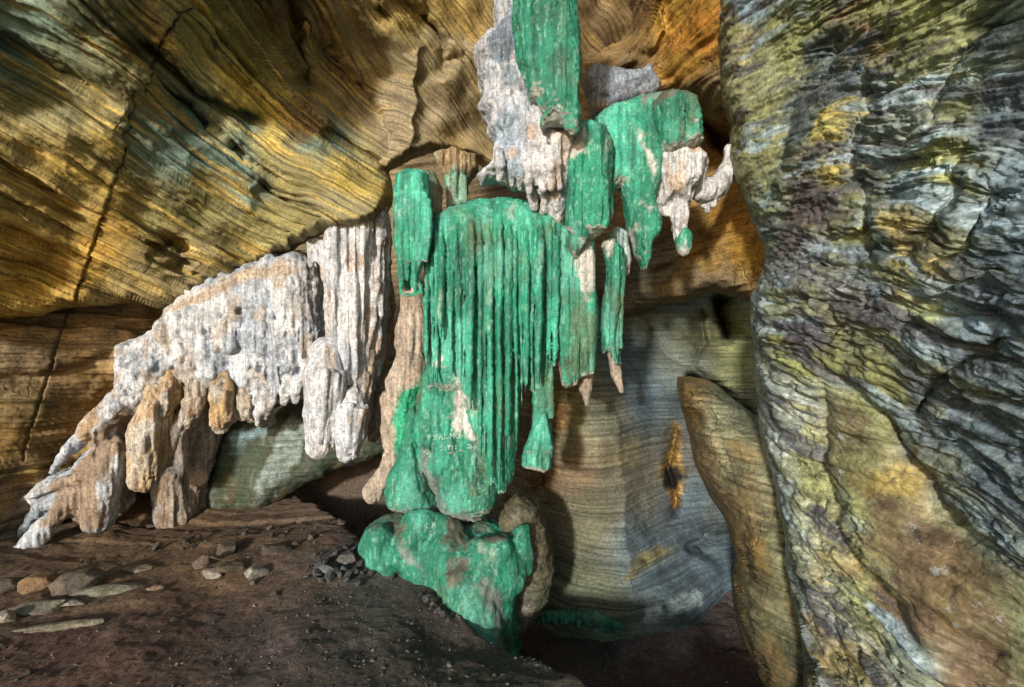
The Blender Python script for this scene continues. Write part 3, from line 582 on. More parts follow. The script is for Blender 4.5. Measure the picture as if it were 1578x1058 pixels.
def nets(F, org, h):
    ins = F < 0
    c = np.zeros(tuple(np.array(F.shape)-1), np.int8)
    for i in (0, 1):
        for j in (0, 1):
            for k in (0, 1):
                c += ins[i:F.shape[0]-1+i, j:F.shape[1]-1+j, k:F.shape[2]-1+k]
    act = (c > 0) & (c < 8); cell = np.argwhere(act)
    idx = np.full(act.shape, -1, np.int64); idx[act] = np.arange(len(cell))
    acc = np.zeros((len(cell), 3)); cnt = np.zeros(len(cell))
    corners = [(i, j, k) for i in (0, 1) for j in (0, 1) for k in (0, 1)]
    cv = {q: F[cell[:, 0]+q[0], cell[:, 1]+q[1], cell[:, 2]+q[2]] for q in corners}
    for a in corners:
        for ax in range(3):
            if a[ax] == 0:
                b = list(a); b[ax] = 1; b = tuple(b)
                va, vb = cv[a], cv[b]; m = (va < 0) != (vb < 0)
                t = np.where(m, va/np.where(m, va-vb, 1), 0)
                p = np.array(a, float)[None]+0*acc; p[:, ax] = t
                acc += p*m[:, None]; cnt += m
    V = org+h*(cell+acc/cnt[:, None])
    quads = []
    for ax in range(3):
        sl0 = [slice(None)]*3; sl1 = [slice(None)]*3; sl0[ax] = slice(0, -1); sl1[ax] = slice(1, None)
        a = ins[tuple(sl0)]; b = ins[tuple(sl1)]
        e = np.argwhere(a != b)
        u, v = [i for i in range(3) if i != ax]
        e = e[(e[:, u] > 0) & (e[:, v] > 0) & (e[:, u] < F.shape[u]-1) & (e[:, v] < F.shape[v]-1)]
        def g(du, dv):
            q = e.copy(); q[:, u] -= du; q[:, v] -= dv
            return idx[q[:, 0], q[:, 1], q[:, 2]]
        qd = np.stack([g(1, 1), g(0, 1), g(0, 0), g(1, 0)], -1)
        fl = a[e[:, 0], e[:, 1], e[:, 2]]
        if ax == 1: fl = ~fl
        qd[~fl] = qd[~fl][:, ::-1]
        quads.append(qd)
    Q = np.concatenate(quads); Q = Q[(Q >= 0).all(1)]
    return V, Q
def vnorm(V, Q):
    n = np.cross(V[Q[:, 2]]-V[Q[:, 0]], V[Q[:, 3]]-V[Q[:, 1]]); out = np.zeros_like(V)
    for i in range(4):
        for a in range(3): out[:, a] += np.bincount(Q[:, i], n[:, a], len(V))
    return out/(np.linalg.norm(out, axis=1, keepdims=True)+1e-9)

def d_white(A=1.0, seed=0, fl=1.0):
    def f(V, N):
        side = 1-np.abs(N[:, 2])*.6
        q = vnoise(V, (30, 30, 1.3), 801+seed)+.6*vnoise(V, (58, 58, 2.5), 803+seed)
        return A*(.012*fbm(V, 7, 805+seed, 4, .42)+.0025*fbm(V, 40, 807+seed, 2)+fl*.007*side*q)
    return f
def d_green(A=1.0, seed=0, fl=.6):
    def f(V, N):
        if seed == 12: return .035*fbm(V, 5, 831, 4)+.012*(1-np.abs(fbm(V, (9, 9, 5), 833, 3))*3)+.003*fbm(V, 50, 834, 2)
        q = vnoise(V, (40, 40, 1.6), 821+seed)+.5*vnoise(V, (70, 70, 3), 823+seed)
        return A*(.008*fbm(V, 8, 825+seed, 3)+.0035*vnoise(V, 60, 827+seed)+fl*.005*q)
    return f
GR = np.array((.014, .225, .130)); GR2 = np.array((.055, .40, .27)); GRD = np.array((.008, .12, .07)); WH = np.array((.50, .50, .50)); WHB = np.array((.34, .39, .47)); WBR = np.array((.36, .26, .18)); GREY = np.array((.22, .25, .26))
OCR = np.array((.42, .29, .15)); WOOD = np.array((.33, .27, .21)); DBR = np.array((.10, .085, .06))
def mixc(a, b, t): return a+(b-a)*t[..., None]
def pxz(V, d): return CX+V[:, 0]/d*FP, CY-(V[:, 2]-EYE)/d*FP     # position across the front of the body, at its own distance
def c_green(seed=0, base=GR, white=None, pale=.35, d=3.2, grey=None, brown=None):
    def f(V):
        c = mixc(np.broadcast_to(base, V.shape), GR2, sstep(-.1, .5, fbm(V, (7, 7, 2), 841+seed, 3))*pale*1.6)
        c = mixc(c, GRD, sstep(.0, .45, fbm(V, (16, 16, 1.5), 843+seed, 4))*.85)
        c = mixc(c, np.array((.38, .62, .50)), sstep(.25, .5, fbm(V, (80, 80, 25), 847+seed, 2))*.3)
        c = mixc(c, np.array((.09, .12, .06)), sstep(.05, .5, fbm(V, (5, 5, 2.5), 846+seed, 5, .6))*.75)
        c = mixc(c, np.array((.12, .47, .36)), sstep(.05, .5, fbm(V, (6, 6, 2), 848+seed, 4, .6))*.5)
        c = mixc(c, np.array((.42, .46, .38)), sstep(.36, .6, fbm(V, (7, 7, 3), 849+seed, 5, .6))*.55)
        px, py = pxz(V, d); jx = 16*fbm(V, 14, 851+seed, 5, .6); jy = 20*fbm(V, 14, 853+seed, 5, .6)
        for lst, cc in ((grey, np.array((.16, .19, .17))), (brown, DBR), (white, np.array((.55, .50, .46)))):
            for poly in (lst or []):
                c = mixc(c, cc*(1+.2*fbm(V, 15, 855+seed, 3))[:, None], sstep(-5, 5, poly_sd(px+jx, py+jy, poly))*(.75+.25*sstep(-.2, .2, fbm(V, 30, 859+seed, 3))))
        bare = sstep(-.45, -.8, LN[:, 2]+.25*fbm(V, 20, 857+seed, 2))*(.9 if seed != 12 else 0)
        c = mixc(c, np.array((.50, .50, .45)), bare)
        return c
    return f
def c_white(seed=0, base=WH, amt=.5, alt=WHB, alt2=WBR, patches=(), d=3.8):
    def f(V):
        c = mixc(np.broadcast_to(base, V.shape), alt, sstep(-.2, .4, fbm(V, (4, 4, 3), 861+seed, 4))*amt)
        c = mixc(c, alt2, sstep(.12, .45, fbm(V, (9, 9, 4), 863+seed, 4))*.75)
        c = mixc(c, np.array((.2, .18, .18)), sstep(.3, .5, fbm(V, (24, 24, 7), 865+seed, 3))*.5)
        px, py = pxz(V, d); jx = 12*fbm(V, 10, 867+seed, 4); jy = 12*fbm(V, 10, 869+seed, 4)
        for poly, cc in patches: c = mixc(c, np.array(cc)*(1+.2*fbm(V, 15, 871+seed, 3))[:, None], sstep(-5, 5, poly_sd(px+jx, py+jy, poly)))
        return c
    return f
def fluting(amp, wl, seed=0, amp2=0.0, y0=None):
    def f(PX, PY):
        Q = np.stack([PX/wl, np.full(PX.shape, seed*1.7), PY/(wl*26)], -1)
        n = 1-np.abs(vnoise(Q, 1.0, seed+31))*2
        n2 = 1-np.abs(vnoise(Q, (2.3, 1, 2), seed+33))*2
        g = 1.0 if y0 is None else sstep(y0, y0+70, PY)
        return (amp*n+amp2*n2)*g
    return f

rnd = random.Random(5)
# ---- the big green curtain
D = 3.2
t = empty('green_curtain_stalactite', Wp(770, 757, D), 'largest green fluted stone curtain with round top and pointed hem, mid picture', 'stalactite')
v = Vol(640, 290, 885, 775, D, -.30, .28, .0075)
main_poly = [(657, 600), (654, 500), (656, 420), (660, 365), (672, 335), (695, 318), (730, 308), (780, 304), (830, 312), (868, 330), (875, 380), (868, 450), (856, 500), (850, 560), (838, 600), (815, 600), (806, 560), (800, 640), (797, 700), (790, 735), (777, 757), (768, 754), (752, 730), (735, 690), (722, 640), (708, 598), (690, 604), (672, 596)]
v.slab(main_poly, D+.05, .15, 46, .02, None, 4, 3)
def hem(x):
    return float(np.interp(x, [655, 665, 680, 695, 705, 712, 725, 740, 752, 765, 775, 785, 795, 800, 806, 815, 826, 845, 856, 870], [585, 604, 600, 608, 604, 590, 640, 698, 728, 752, 757, 745, 722, 650, 600, 603, 590, 560, 560, 540]))
def dome(x): return float(np.interp(x, [655, 672, 695, 730, 780, 830, 868], [372, 345, 328, 318, 314, 322, 338]))
x = 657.0
while x < 866:
    w = rnd.choice([2.6, 3.0, 3.6, 4.4, 5.6, 7.0]); xb = x+rnd.uniform(-3, 3)+(x-760)*-.02; yt = dome(x)+rnd.uniform(20, 60); yb = hem(xb)+rnd.choice([12, 6, 2, 0, -10, -30, -80])
    yt = dome(x)+rnd.uniform(4, 40); prot = rnd.uniform(.012, .03)+w*.005; bow = rnd.uniform(-2, 2); pts = []
    for i in range(10):
        u = (i/9)**1.25; yy = yt+(yb-yt)*u
        q_ = max(0, 1-min(yy-dome(x)+12, x-648, 884-x)/46); zs = D+.05-.15*math.sqrt(max(0, 1-q_*q_))
        pr = prot*float(sstep(0, 90, yy-yt))-.008
        pts.append((x+(xb-x)*u+bow*math.sin(u*6)*u+rnd.uniform(-.8, .8)*(i > 0), yy, zs-pr+rnd.uniform(-.004, .004), (w*.55+w*.45*float(sstep(0, 60, yy-yt)))*(1-.40*u)*rnd.uniform(.85, 1.15) if i < 9 else w*.3))
    v.chain(pts, .007, 1.6); x += w*rnd.uniform(1.35, 1.95)
v.mesh('drape', M_GREEN, c_green(1, d=D-.1, pale=.5, grey=[[(818, 298), (872, 300), (874, 345), (858, 340), (835, 322)]], white=[[(700, 590), (716, 604), (730, 640), (712, 622)], [(668, 540), (676, 545), (684, 560), (672, 556)]]), d_green(1, 1, .5), t)
# right-hand lobe, leg and outer lobe
v = Vol(845, 330, 925, 605, D-.05, -.2, .25, .0075)
v.slab([(850, 340), (885, 350), (905, 370), (915, 420), (922, 480), (918, 560), (915, 580), (896, 582), (885, 594), (870, 598), (864, 560), (862, 500), (855, 430)], D+.02, .12, 28, .02, fluting(.03, 9, 7, .012), 4, 5)
for x0, x1, yb, w in ((862, 868, 590, 5), (872, 874, 596, 6), (884, 884, 590, 5), (896, 902, 578, 9), (908, 911, 578, 8)):
    v.chain([(x0, 372, D-.03, w), (x0+1, 430, D-.09, w), ((x0+x1)/2, 510, D-.09, w*1.1), (x1, yb-6, D-.07, w*.6)], .01, 1.5)
v.mesh('drape', M_GREEN, c_green(2, d=D-.05, white=[[(886, 385), (908, 368), (922, 395), (921, 420), (906, 464), (896, 440), (888, 415)]]), d_green(1, 2, .5), t)
v = Vol(918, 355, 970, 575, D, -.15, .2, .0075)
v.slab([(926, 372), (945, 365), (962, 385), (964, 430), (958, 480), (955, 540), (958, 560), (948, 563), (936, 540), (928, 545), (925, 500), (930, 450), (934, 420)], D+.02, .08, 20, .015, fluting(.02, 9, 9, .01), 4, 6)
v.chain([(950, 400, D-.02, 7), (948, 470, D-.08, 7), (942, 530, D-.07, 5), (950, 558, D-.05, 4)], .012)
v.chain([(960, 400, D-.02, 4), (957, 480, D-.05, 4), (957, 535, D-.05, 3)], .012)
v.mesh('drape', M_GREEN, c_green(3, base=GR*.85, d=D-.05, white=[[(930, 360), (946, 362), (950, 385), (938, 400), (930, 385)]]), d_green(1, 3, .5), t)
v = Vol(797, 480, 862, 735, D-.04, -.12, .15, .0075)
v.chain([(838, 500, D-.02, 8), (834, 560, D-.03, 12), (833, 620, D-.04, 12), (834, 665, D-.04, 14)], .02, .9)
v.slab([(820, 655), (850, 650), (853, 700), (850, 722), (838, 727), (822, 722), (805, 718), (804, 705), (812, 680)], D-.03, .07, 20, .02, fluting(.02, 10, 13, .01), 3, 7)
for x0, yb in ((842, 715), (849, 700), (826, 715), (815, 712)): v.chain([(838, 640, D-.09, 4), (x0, 690, D-.11, 4.5), (x0, yb, D-.07, 3)], .012)
v.chain([(812, 560, D-.03, 8), (810, 585, D-.03, 6)], .02); v.chain([(824, 500, D-.03, 8), (822, 560, D-.06, 7), (824, 596, D-.05, 6)], .02)
v.chain([(848, 560, D-.03, 5), (849, 640, D-.06, 5)], .015)
v.mesh('stalactite_leg', M_GREEN, c_green(4, base=GR*1.0, d=D-.05), d_green(1, 4, .6), t)
# bare brown tips below the lobes
for nm, pts, seed in (('tip', [(903, 570, D+.08, 12), (902, 600, D+.08, 9), (904, 622, D+.07, 3)], 11), ('tip', [(945, 545, D+.05, 10), (949, 575, D+.04, 8), (957, 602, D+.02, 4)], 12), ('tip', [(868, 560, D+.08, 10), (870, 590, D+.08, 6)], 13)):
    v = Vol(min(p[0] for p in pts)-16, pts[0][1]-18, max(p[0] for p in pts)+16, pts[-1][1]+8, D, -.05, .2, .008)
    v.chain(pts, .01); v.mesh(nm, M_WHITE, c_white(seed, WOOD*.9, .3, d=D), d_white(.7, seed), t)

# ---- small green stalactite, left of the curtain
D2 = 3.15
t = empty('green_fringe_stalactite', Wp(640, 456, D2), 'small narrow green stalactite ending in forked strands, left of the big curtain', 'stalactite')
v = Vol(600, 255, 680, 465, D2, -.15, .28, .0075)
v.slab([(608, 290), (612, 270), (630, 262), (650, 262), (662, 270), (664, 300), (664, 340), (660, 380), (650, 400), (640, 420), (632, 448), (622, 450), (616, 420), (609, 380), (606, 340)], D2+.03, .12, 18, .015, fluting(.02, 8, 17, .008, 290), 2, 8)
for a, b, w, yt in (((612, 300), (618, 452), 4, 0), ((619, 300), (621, 440), 4.5, 0), ((628, 300), (628, 430), 4.5, 0), ((637, 300), (640, 452), 4.5, 0), ((646, 300), (634, 440), 4.5, 0), ((655, 300), (640, 425), 4.5, 0), ((661, 310), (652, 400), 4, 0)):
    mx = a[0]+(b[0]-a[0])*.25
    v.chain([(a[0], a[1], D2-.07, w), (a[0], 365, D2-.10, w*1.15), (mx+(b[0]-mx)*.4, 400, D2-.10, w), (b[0], b[1], D2-.06, 2.6)], .008, 1.3)
v.chain([(618, 452, D2-.06, 2.6), (630, 455, D2-.06, 2.4), (645, 452, D2-.06, 2.4), (651, 451, D2-.05, 2)], .006)
v.chain([(656, 395, D2-.04, 2.4), (644, 425, D2-.05, 2.4), (650, 450, D2-.05, 2)], .006); v.chain([(636, 430, D2-.05, 2.2), (646, 450, D2-.05, 2)], .006)
v.mesh('strands', M_GREEN, c_green(5, base=GR*1.1, pale=.7, d=D2), d_green(.8, 5, .4), t)
v = Vol(630, 255, 690, 430, D2+.25, -.15, .3, .009)
v.slab([(640, 275), (655, 262), (672, 268), (682, 290), (680, 330), (672, 370), (664, 400), (655, 380), (648, 330)], D2+.27, .15, 22, .02, None, 4, 9)
v.mesh('rear_stem', M_WHITE, c_white(15, np.array((.22, .24, .14)), .4, np.array((.06, .22, .13)), d=D2+.2), d_white(1, 15), t)

# ---- small pale-green stub behind the dome
D3 = 3.6
t = empty('green_stub_stalactite', Wp(700, 322, D3), 'short pale green stub of stone above the left shoulder of the big curtain', 'stalactite')
v = Vol(670, 232, 735, 330, D3, -.2, .35, .009)
v.slab([(668, 240), (700, 228), (735, 240), (738, 262), (722, 285), (720, 318), (705, 322), (690, 318), (686, 290), (678, 262)], D3+.1, .16, 22, .02, fluting(.03, 9, 19, .01), 3, 11)
for x0, yb in ((693, 316), (704, 318), (715, 308)): v.chain([(x0, 275, D3-.02, 6), (x0, yb, D3-.04, 5)], .01)
v.mesh('stub', M_WHITE, c_white(16, np.array((.20, .34, .24)), .5, np.array((.12, .30, .18)), np.array((.35, .25, .15)), d=D3, patches=[([(668, 225), (740, 225), (740, 262), (668, 270)], (.3, .22, .12))]), d_white(1, 16), t)

# ---- hanging formation at the top centre
D4 = 3.0
t = empty('hanging_flowstone', Wp(800, 290, D4), 'tall flowstone hanging at top centre, pitted white on its left, green on its right', 'flowstone')
v = Vol(725, -260, 895, 345, D4, -.25, .5, .009)
v.slab([(765, -250), (765, 10), (762, 45), (748, 60), (734, 82), (728, 95), (738, 110), (738, 130), (746, 150), (742, 165), (750, 180), (750, 205), (762, 225), (756, 250), (742, 262), (735, 275), (745, 285), (768, 280), (790, 292), (806, 288), (820, 298), (835, 290), (850, 296), (868, 290), (885, 250), (880, 200), (890, 100), (880, 0), (870, -250)], D4+.15, .22, 42, .02,
       lambda X, Y: .05*fbm(np.stack([X/FP*3, 0*X+4, Y/FP*3], -1), 7, 881, 4)+.03*fbm(np.stack([X/FP*3, 0*X+4, Y/FP*3], -1), (22, 1, 8), 883, 3), 9, 12)
for hx, hy, r in ((768, 127, 5), (805, 128, 6), (774, 153, 4), (845, 210, 9), (842, 235, 5), (815, 165, 4), (790, 190, 4), (755, 110, 4)):
    v.cone((hx, hy-r, D4-.08), (hx+1, hy+r*1.5, D4-.05), r*.9, r*.7, .02, 2.0, True)
v.chain([(868, 210, D4+.0, 16), (866, 260, D4+.06, 15), (858, 300, D4+.12, 16), (852, 338, D4+.2, 18)], .04); v.chain([(820, 270, D4+.02, 7), (822, 318, D4+.1, 6)], .02); v.chain([(838, 280, D4+.02, 6), (838, 325, D4+.12, 6)], .02)
for x0, yt, yb in ((770, 235, 275), (788, 230, 285), (800, 240, 290), (815, 225, 296), (826, 235, 282), (838, 215, 292), (850, 230, 290), (862, 210, 288)):
    v.chain([(x0, yt, D4-.06, 6), (x0+rnd.uniform(-2, 2), (yt+yb)/2, D4-.07, 6), (x0, yb, D4-.02, 3.5)], .02)
v.mesh('white_flowstone', M_WHITE, c_white(17, WH, .8, WHB*.8, WBR*1.2, d=D4-.05, patches=[([(752, 60), (772, 20), (792, -20), (800, 60), (785, 100), (760, 95)], (.16, .20, .24)), ([(760, 190), (775, 175), (795, 185), (790, 225), (765, 215)], (.25, .31, .36)), ([(770, 110), (795, 100), (800, 130), (775, 135)], (.22, .27, .3)), ([(862, 195), (905, 200), (902, 250), (872, 246), (862, 300), (845, 300)], (.45, .38, .33)), ([(775, 250), (800, 240), (805, 275), (780, 280)], (.24, .3, .34))]), d_white(1.6, 17), t)
v = Vol(778, -260, 905, 215, D4-.1, -.28, .25, .0085)
v.slab([(790, -250), (872, -250), (884, 20), (893, 60), (896, 100), (892, 150), (894, 203), (888, 208), (872, 193), (848, 192), (834, 197), (832, 188), (842, 172), (834, 160), (815, 150), (808, 120), (800, 100), (792, 50), (795, 0)], D4-.12, .10, 24, .02, fluting(.045, 42, 23, .012), 4, 13)
for pts in ([(800, -260, D4-.14, 12), (802, 30, D4-.16, 10), (806, 115, D4-.12, 5)], [(822, -260, D4-.06, 8), (816, 60, D4-.08, 6), (824, 150, D4-.08, 6)], [(850, -260, D4-.2, 20), (845, 20, D4-.20, 15), (853, 90, D4-.20, 15), (858, 160, D4-.18, 18), (884, 200, D4-.16, 6)], [(875, -260, D4-.16, 9), (884, 60, D4-.15, 9), (886, 190, D4-.14, 8)],
            [(832, -260, D4-.2, 6), (838, 10, D4-.22, 7), (828, 80, D4-.2, 6), (836, 160, D4-.16, 7)]):
    v.chain(pts, .025, 1.2)
v.mesh('green_sheet', M_GREEN, c_green(6, base=GR*.9, pale=.35, d=D4-.15, white=[[(818, -60), (838, -60), (842, 8), (826, 14), (815, 5)]]), d_green(1.4, 6, .9), t)

# ---- the right-hand hanging formation
D5 = 3.3
t = empty('draped_flowstone', Wp(985, 415, D5), 'broad green draped flowstone with a square block and bare white drips, right of centre', 'flowstone')
v = Vol(860, 180, 960, 408, D5-.2, -.2, .3, .008)
v.slab([(874, 205), (900, 190), (930, 192), (945, 230), (942, 290), (944, 335), (930, 360), (915, 368), (900, 372), (893, 385), (888, 402), (878, 398), (868, 380), (876, 350), (872, 300), (870, 240)], D5-.18, .12, 26, .02, fluting(.035, 15, 29, .01), 4, 14)
for x0, x1, w in ((881, 878, 7), (893, 892, 6), (905, 905, 7), (918, 916, 7), (930, 930, 8)): v.chain([(x0, 215, D5-.26, w), (x0, 280, D5-.31, w), (x1, 345, D5-.29, w*.9)], .012)
v.chain([(885, 345, D5-.28, 12), (896, 362, D5-.27, 10), (884, 392, D5-.22, 5)], .02)
v.mesh('drape', M_GREEN, c_green(7, d=D5-.25, white=[[(868, 190), (904, 192), (903, 240), (888, 246), (868, 244)]]), d_green(1.2, 7, .7), t)
v = Vol(925, 135, 1015, 425, D5, -.2, .3, .0085)
v.slab([(895, 200), (905, 188), (940, 168), (985, 150), (1022, 146), (1030, 200), (1018, 240), (1014, 290), (1008, 312), (1016, 335), (1016, 362), (1004, 378), (1002, 400), (994, 418), (986, 400), (978, 385), (966, 350), (962, 310), (954, 288), (946, 290), (940, 320), (932, 300), (925, 220)], D5-.04, .13, 16, .02, fluting(.025, 30, 37, .012), 5, 15)
v.chain([(975, 200, D5-.12, 18), (985, 270, D5-.13, 16), (1000, 345, D5-.10, 9)], .03); v.chain([(985, 330, D5-.08, 8), (990, 385, D5-.07, 5), (992, 412, D5-.06, 3)], .015)
v.mesh('drape', M_GREEN, c_green(8, d=D5-.08, pale=.6, white=[[(978, 220), (984, 215), (1004, 262), (1000, 275)], [(975, 325), (1000, 318), (992, 332)], [(962, 350), (975, 352), (982, 395), (970, 385)]], grey=[[(980, 150), (1030, 140), (1030, 158), (990, 175)]]), d_green(1.3, 8, .5), t)
v = Vol(990, 140, 1095, 260, D5-.1, -.25, .3, .0085)
v.slab([(1000, 165), (1015, 150), (1045, 150), (1068, 158), (1076, 190), (1079, 228), (1060, 234), (1040, 240), (1028, 247), (1012, 240), (1003, 225), (1001, 195)], D5-.1, .18, 16, .03, lambda X, Y: -.05*np.exp(-((X-1045)/2.5)**2-((Y-192)/22)**2)+.02*fbm(np.stack([X/100, 0*X, Y/100], -1), 8, 889, 3), 3, 16)
v.mesh('block', M_GREEN, c_green(9, base=GR*.85, d=D5-.2, brown=[[(1000, 140), (1075, 140), (1075, 154), (1040, 158), (1000, 166)]]), d_green(1.8, 9, .3), t)
v = Vol(985, 215, 1135, 405, D5, -.2, .3, .0085)
v.slab([(1000, 235), (1030, 225), (1075, 228), (1088, 245), (1080, 280), (1070, 300), (1062, 300), (1060, 320), (1045, 318), (1032, 310), (1020, 322), (1012, 300), (1005, 275)], D5-.02, .15, 24, .02, fluting(.03, 16, 41, .02), 6, 17)
for pts in ([(1048, 300, D5-.05, 14), (1046, 335, D5-.08, 12), (1048, 365, D5-.08, 10)], [(1030, 290, D5-.05, 12), (1026, 330, D5-.04, 6)], [(1066, 275, D5-.05, 13), (1060, 310, D5-.05, 7)], [(1078, 250, D5, 12), (1075, 300, D5+.02, 8)], [(1020, 270, D5-.06, 12), (1014, 310, D5-.05, 6)],
            [(1040, 335, D5-.04, 6), (1036, 355, D5-.03, 3)], [(1008, 290, D5, 10), (1010, 350, D5, 7)]):
    v.chain(pts, .02)
v.chain([(1124, 232, D5+.15, 9), (1120, 262, D5+.13, 13), (1104, 288, D5+.1, 17), (1080, 296, D5+.05, 15)], .03)
for x0, yb in ((1120, 285), (1110, 312), (1100, 322), (1090, 330), (1084, 322)): v.chain([(x0, 280, D5+.1, 7), (x0-1, yb-5, D5+.09, 3)], .02)
v.mesh('white_drips', M_WHITE, c_white(18, WH*.95, .3, np.array((.42, .44, .42)), WBR*1.3, d=D5), d_white(1.5, 18), t)
v = Vol(1035, 350, 1072, 400, D5-.05, -.12, .12, .007)
v.chain([(1049, 352, D5-.07, 9), (1053, 366, D5-.08, 13), (1054, 380, D5-.08, 12), (1054, 388, D5-.08, 7)], .01)
v.mesh('drip_tip', M_GREEN, c_green(10, d=D5-.08, white=[[(1030, 386), (1075, 384), (1075, 402), (1030, 402)]]), d_green(.7, 10, .2), t)
v = Vol(930, 350, 980, 440, D5+.05, -.1, .2, .009)
v.slab([(935, 360), (950, 350), (966, 358), (972, 400), (968, 425), (955, 430), (945, 400)], D5+.05, .06, 14, .02, fluting(.02, 8, 43), 3, 18)
v.mesh('rear_drip', M_WHITE, c_white(19, np.array((.35, .42, .42)), .5, np.array((.1, .3, .2)), d=D5), d_white(1, 19), t)
D6 = 3.9
t = empty('white_flowstone_knob', Wp(945, 170, D6), 'grey pitted flowstone knob on the ceiling between the top green sheet and square block', 'flowstone')
v = Vol(885, 95, 1025, 190, D6, -.2, .3, .01)
v.slab([(898, 130), (905, 108), (930, 106), (960, 112), (985, 108), (998, 95), (1005, 115), (1020, 130), (1010, 150), (985, 158), (960, 168), (935, 180), (915, 178), (905, 160)], D6, .18, 26, .02, lambda X, Y: .05*fbm(np.stack([X/100, 0*X, Y/100], -1), 6, 891, 4), 6, 19)
v.mesh('knob', M_WHITE, c_white(20, WHB*.7, .8, np.array((.12, .16, .15)), WBR, d=D6), d_white(1.6, 20, .4), t)

# ---- white stalactite cluster
D7 = 3.75
t = empty('white_stalactite_cluster', Wp(540, 705, D7), 'tall cluster of white ribbed stalactites with two blunt ends, left of the green stone', 'stalactite')
v = Vol(498, 270, 618, 650, D7, -.3, .45, .0095)
v.slab([(512, 362), (530, 325), (560, 318), (585, 312), (597, 318), (603, 345), (602, 400), (599, 460), (592, 530), (580, 590), (566, 640), (552, 642), (545, 600), (532, 570), (512, 545), (506, 510), (503, 440), (506, 400)], D7, .2, 34, .03, fluting(.05, 15, 47, .02), 5, 21)
v.chain([(528, 430, D7-.14, 14), (520, 480, D7-.16, 14), (515, 515, D7-.14, 10)], .03); v.chain([(560, 360, D7-.12, 14), (575, 440, D7-.15, 10), (566, 520, D7-.13, 8)], .03); v.chain([(545, 430, D7-.18, 16), (548, 500, D7-.17, 10), (540, 560, D7-.12, 6)], .03)
v.cone((525, 515, D7-.13), (520, 535, D7-.12), 16, 18, .03)
v.mesh('upper_column', M_WHITE, c_white(21, WH*1.02, .5, WHB, np.array((.42, .30, .22)), d=D7), d_white(1.8, 21, 1.5), t)
for pts, box, seed, bcol in (([(506, 545, D7-.16, 26), (503, 580, D7-.18, 30), (498, 640, D7-.17, 27), (494, 688, D7-.15, 19)], (465, 520, 545, 705), 22, WH*1.02), ([(546, 610, D7-.16, 16), (542, 635, D7-.17, 24), (540, 670, D7-.17, 23), (534, 697, D7-.15, 15)], (508, 590, 575, 715), 23, WH),
                             ([(562, 545, D7-.1, 15), (558, 580, D7-.1, 15), (554, 625, D7-.08, 9)], (535, 525, 585, 640), 24, np.array((.5, .42, .30)))):
    v = Vol(*box, D7, -.36, .12, .0085); v.chain(pts, .02, 1.0)
    x0, y0, dd, r0 = pts[1]; x1, y1, _, r1 = pts[-1]
    for a in range(9):
        th = -1.4+2.8*a/8; 
        rr_ = rnd.uniform(.9, 1.08); v.chain([(x0+math.sin(th)*r0*rr_*.95, y0-rnd.uniform(0, 14), dd-math.cos(th)*r0*rr_/FP*D7, 4.6), ((x0+x1)/2+math.sin(th)*(r0+r1)/2*rr_, (y0+y1)/2, dd-math.cos(th)*(r0+r1)/2*rr_/FP*D7, 4.2), (x1+math.sin(th)*r1*rr_, y1+rnd.uniform(-16, 9), dd-math.cos(th)*r1*rr_/FP*D7, 2.4)], .007)
    v.mesh('stalactite', M_WHITE, c_white(seed, bcol, .35, WHB, np.array((.36, .27, .2)), d=D7), d_white(1.3, seed, 1.2), t)
v = Vol(470, 365, 512, 415, D7+.1, -.15, .2, .0095)
for x0, yb in ((479, 408), (487, 400), (495, 405), (503, 396)): v.chain([(x0+1, 372, D7+.1, 7), (x0, yb, D7+.09, 4)], .015)
v.mesh('fringe', M_WHITE, c_white(25, WH, .5, d=D7), d_white(1, 25), t)
D8 = 4.05
t = empty('ochre_stalactite', Wp(582, 590, D8), 'slim ochre stalactite with ragged brown lump, half hidden behind the white stalactite cluster', 'stalactite')
v = Vol(565, 400, 615, 690, D8, -.2, .2, .01)
v.chain([(592, 410, D8, 10), (594, 470, D8, 15), (588, 540, D8, 11), (582, 590, D8, 6)], .02)
v.mesh('blade', M_WHITE, c_white(26, OCR*.85, .2, OCR, d=D8), d_white(1.2, 26, 1.2), t)
v = Vol(558, 580, 612, 690, D8, -.25, .2, .01)
v.chain([(582, 590, D8-.05, 10), (586, 620, D8-.08, 17), (578, 650, D8-.08, 16), (574, 675, D8-.05, 9)], .02)
for x0, x1, yb in ((595, 592, 680), (578, 572, 670), (588, 584, 660)): v.chain([(x0, 600, D8-.14, 5), (x1, yb, D8-.1, 4)], .015)
v.mesh('lump', M_WHITE, c_white(27, WOOD, .3, WBR, d=D8), d_white(2.2, 27, 1.2), t)

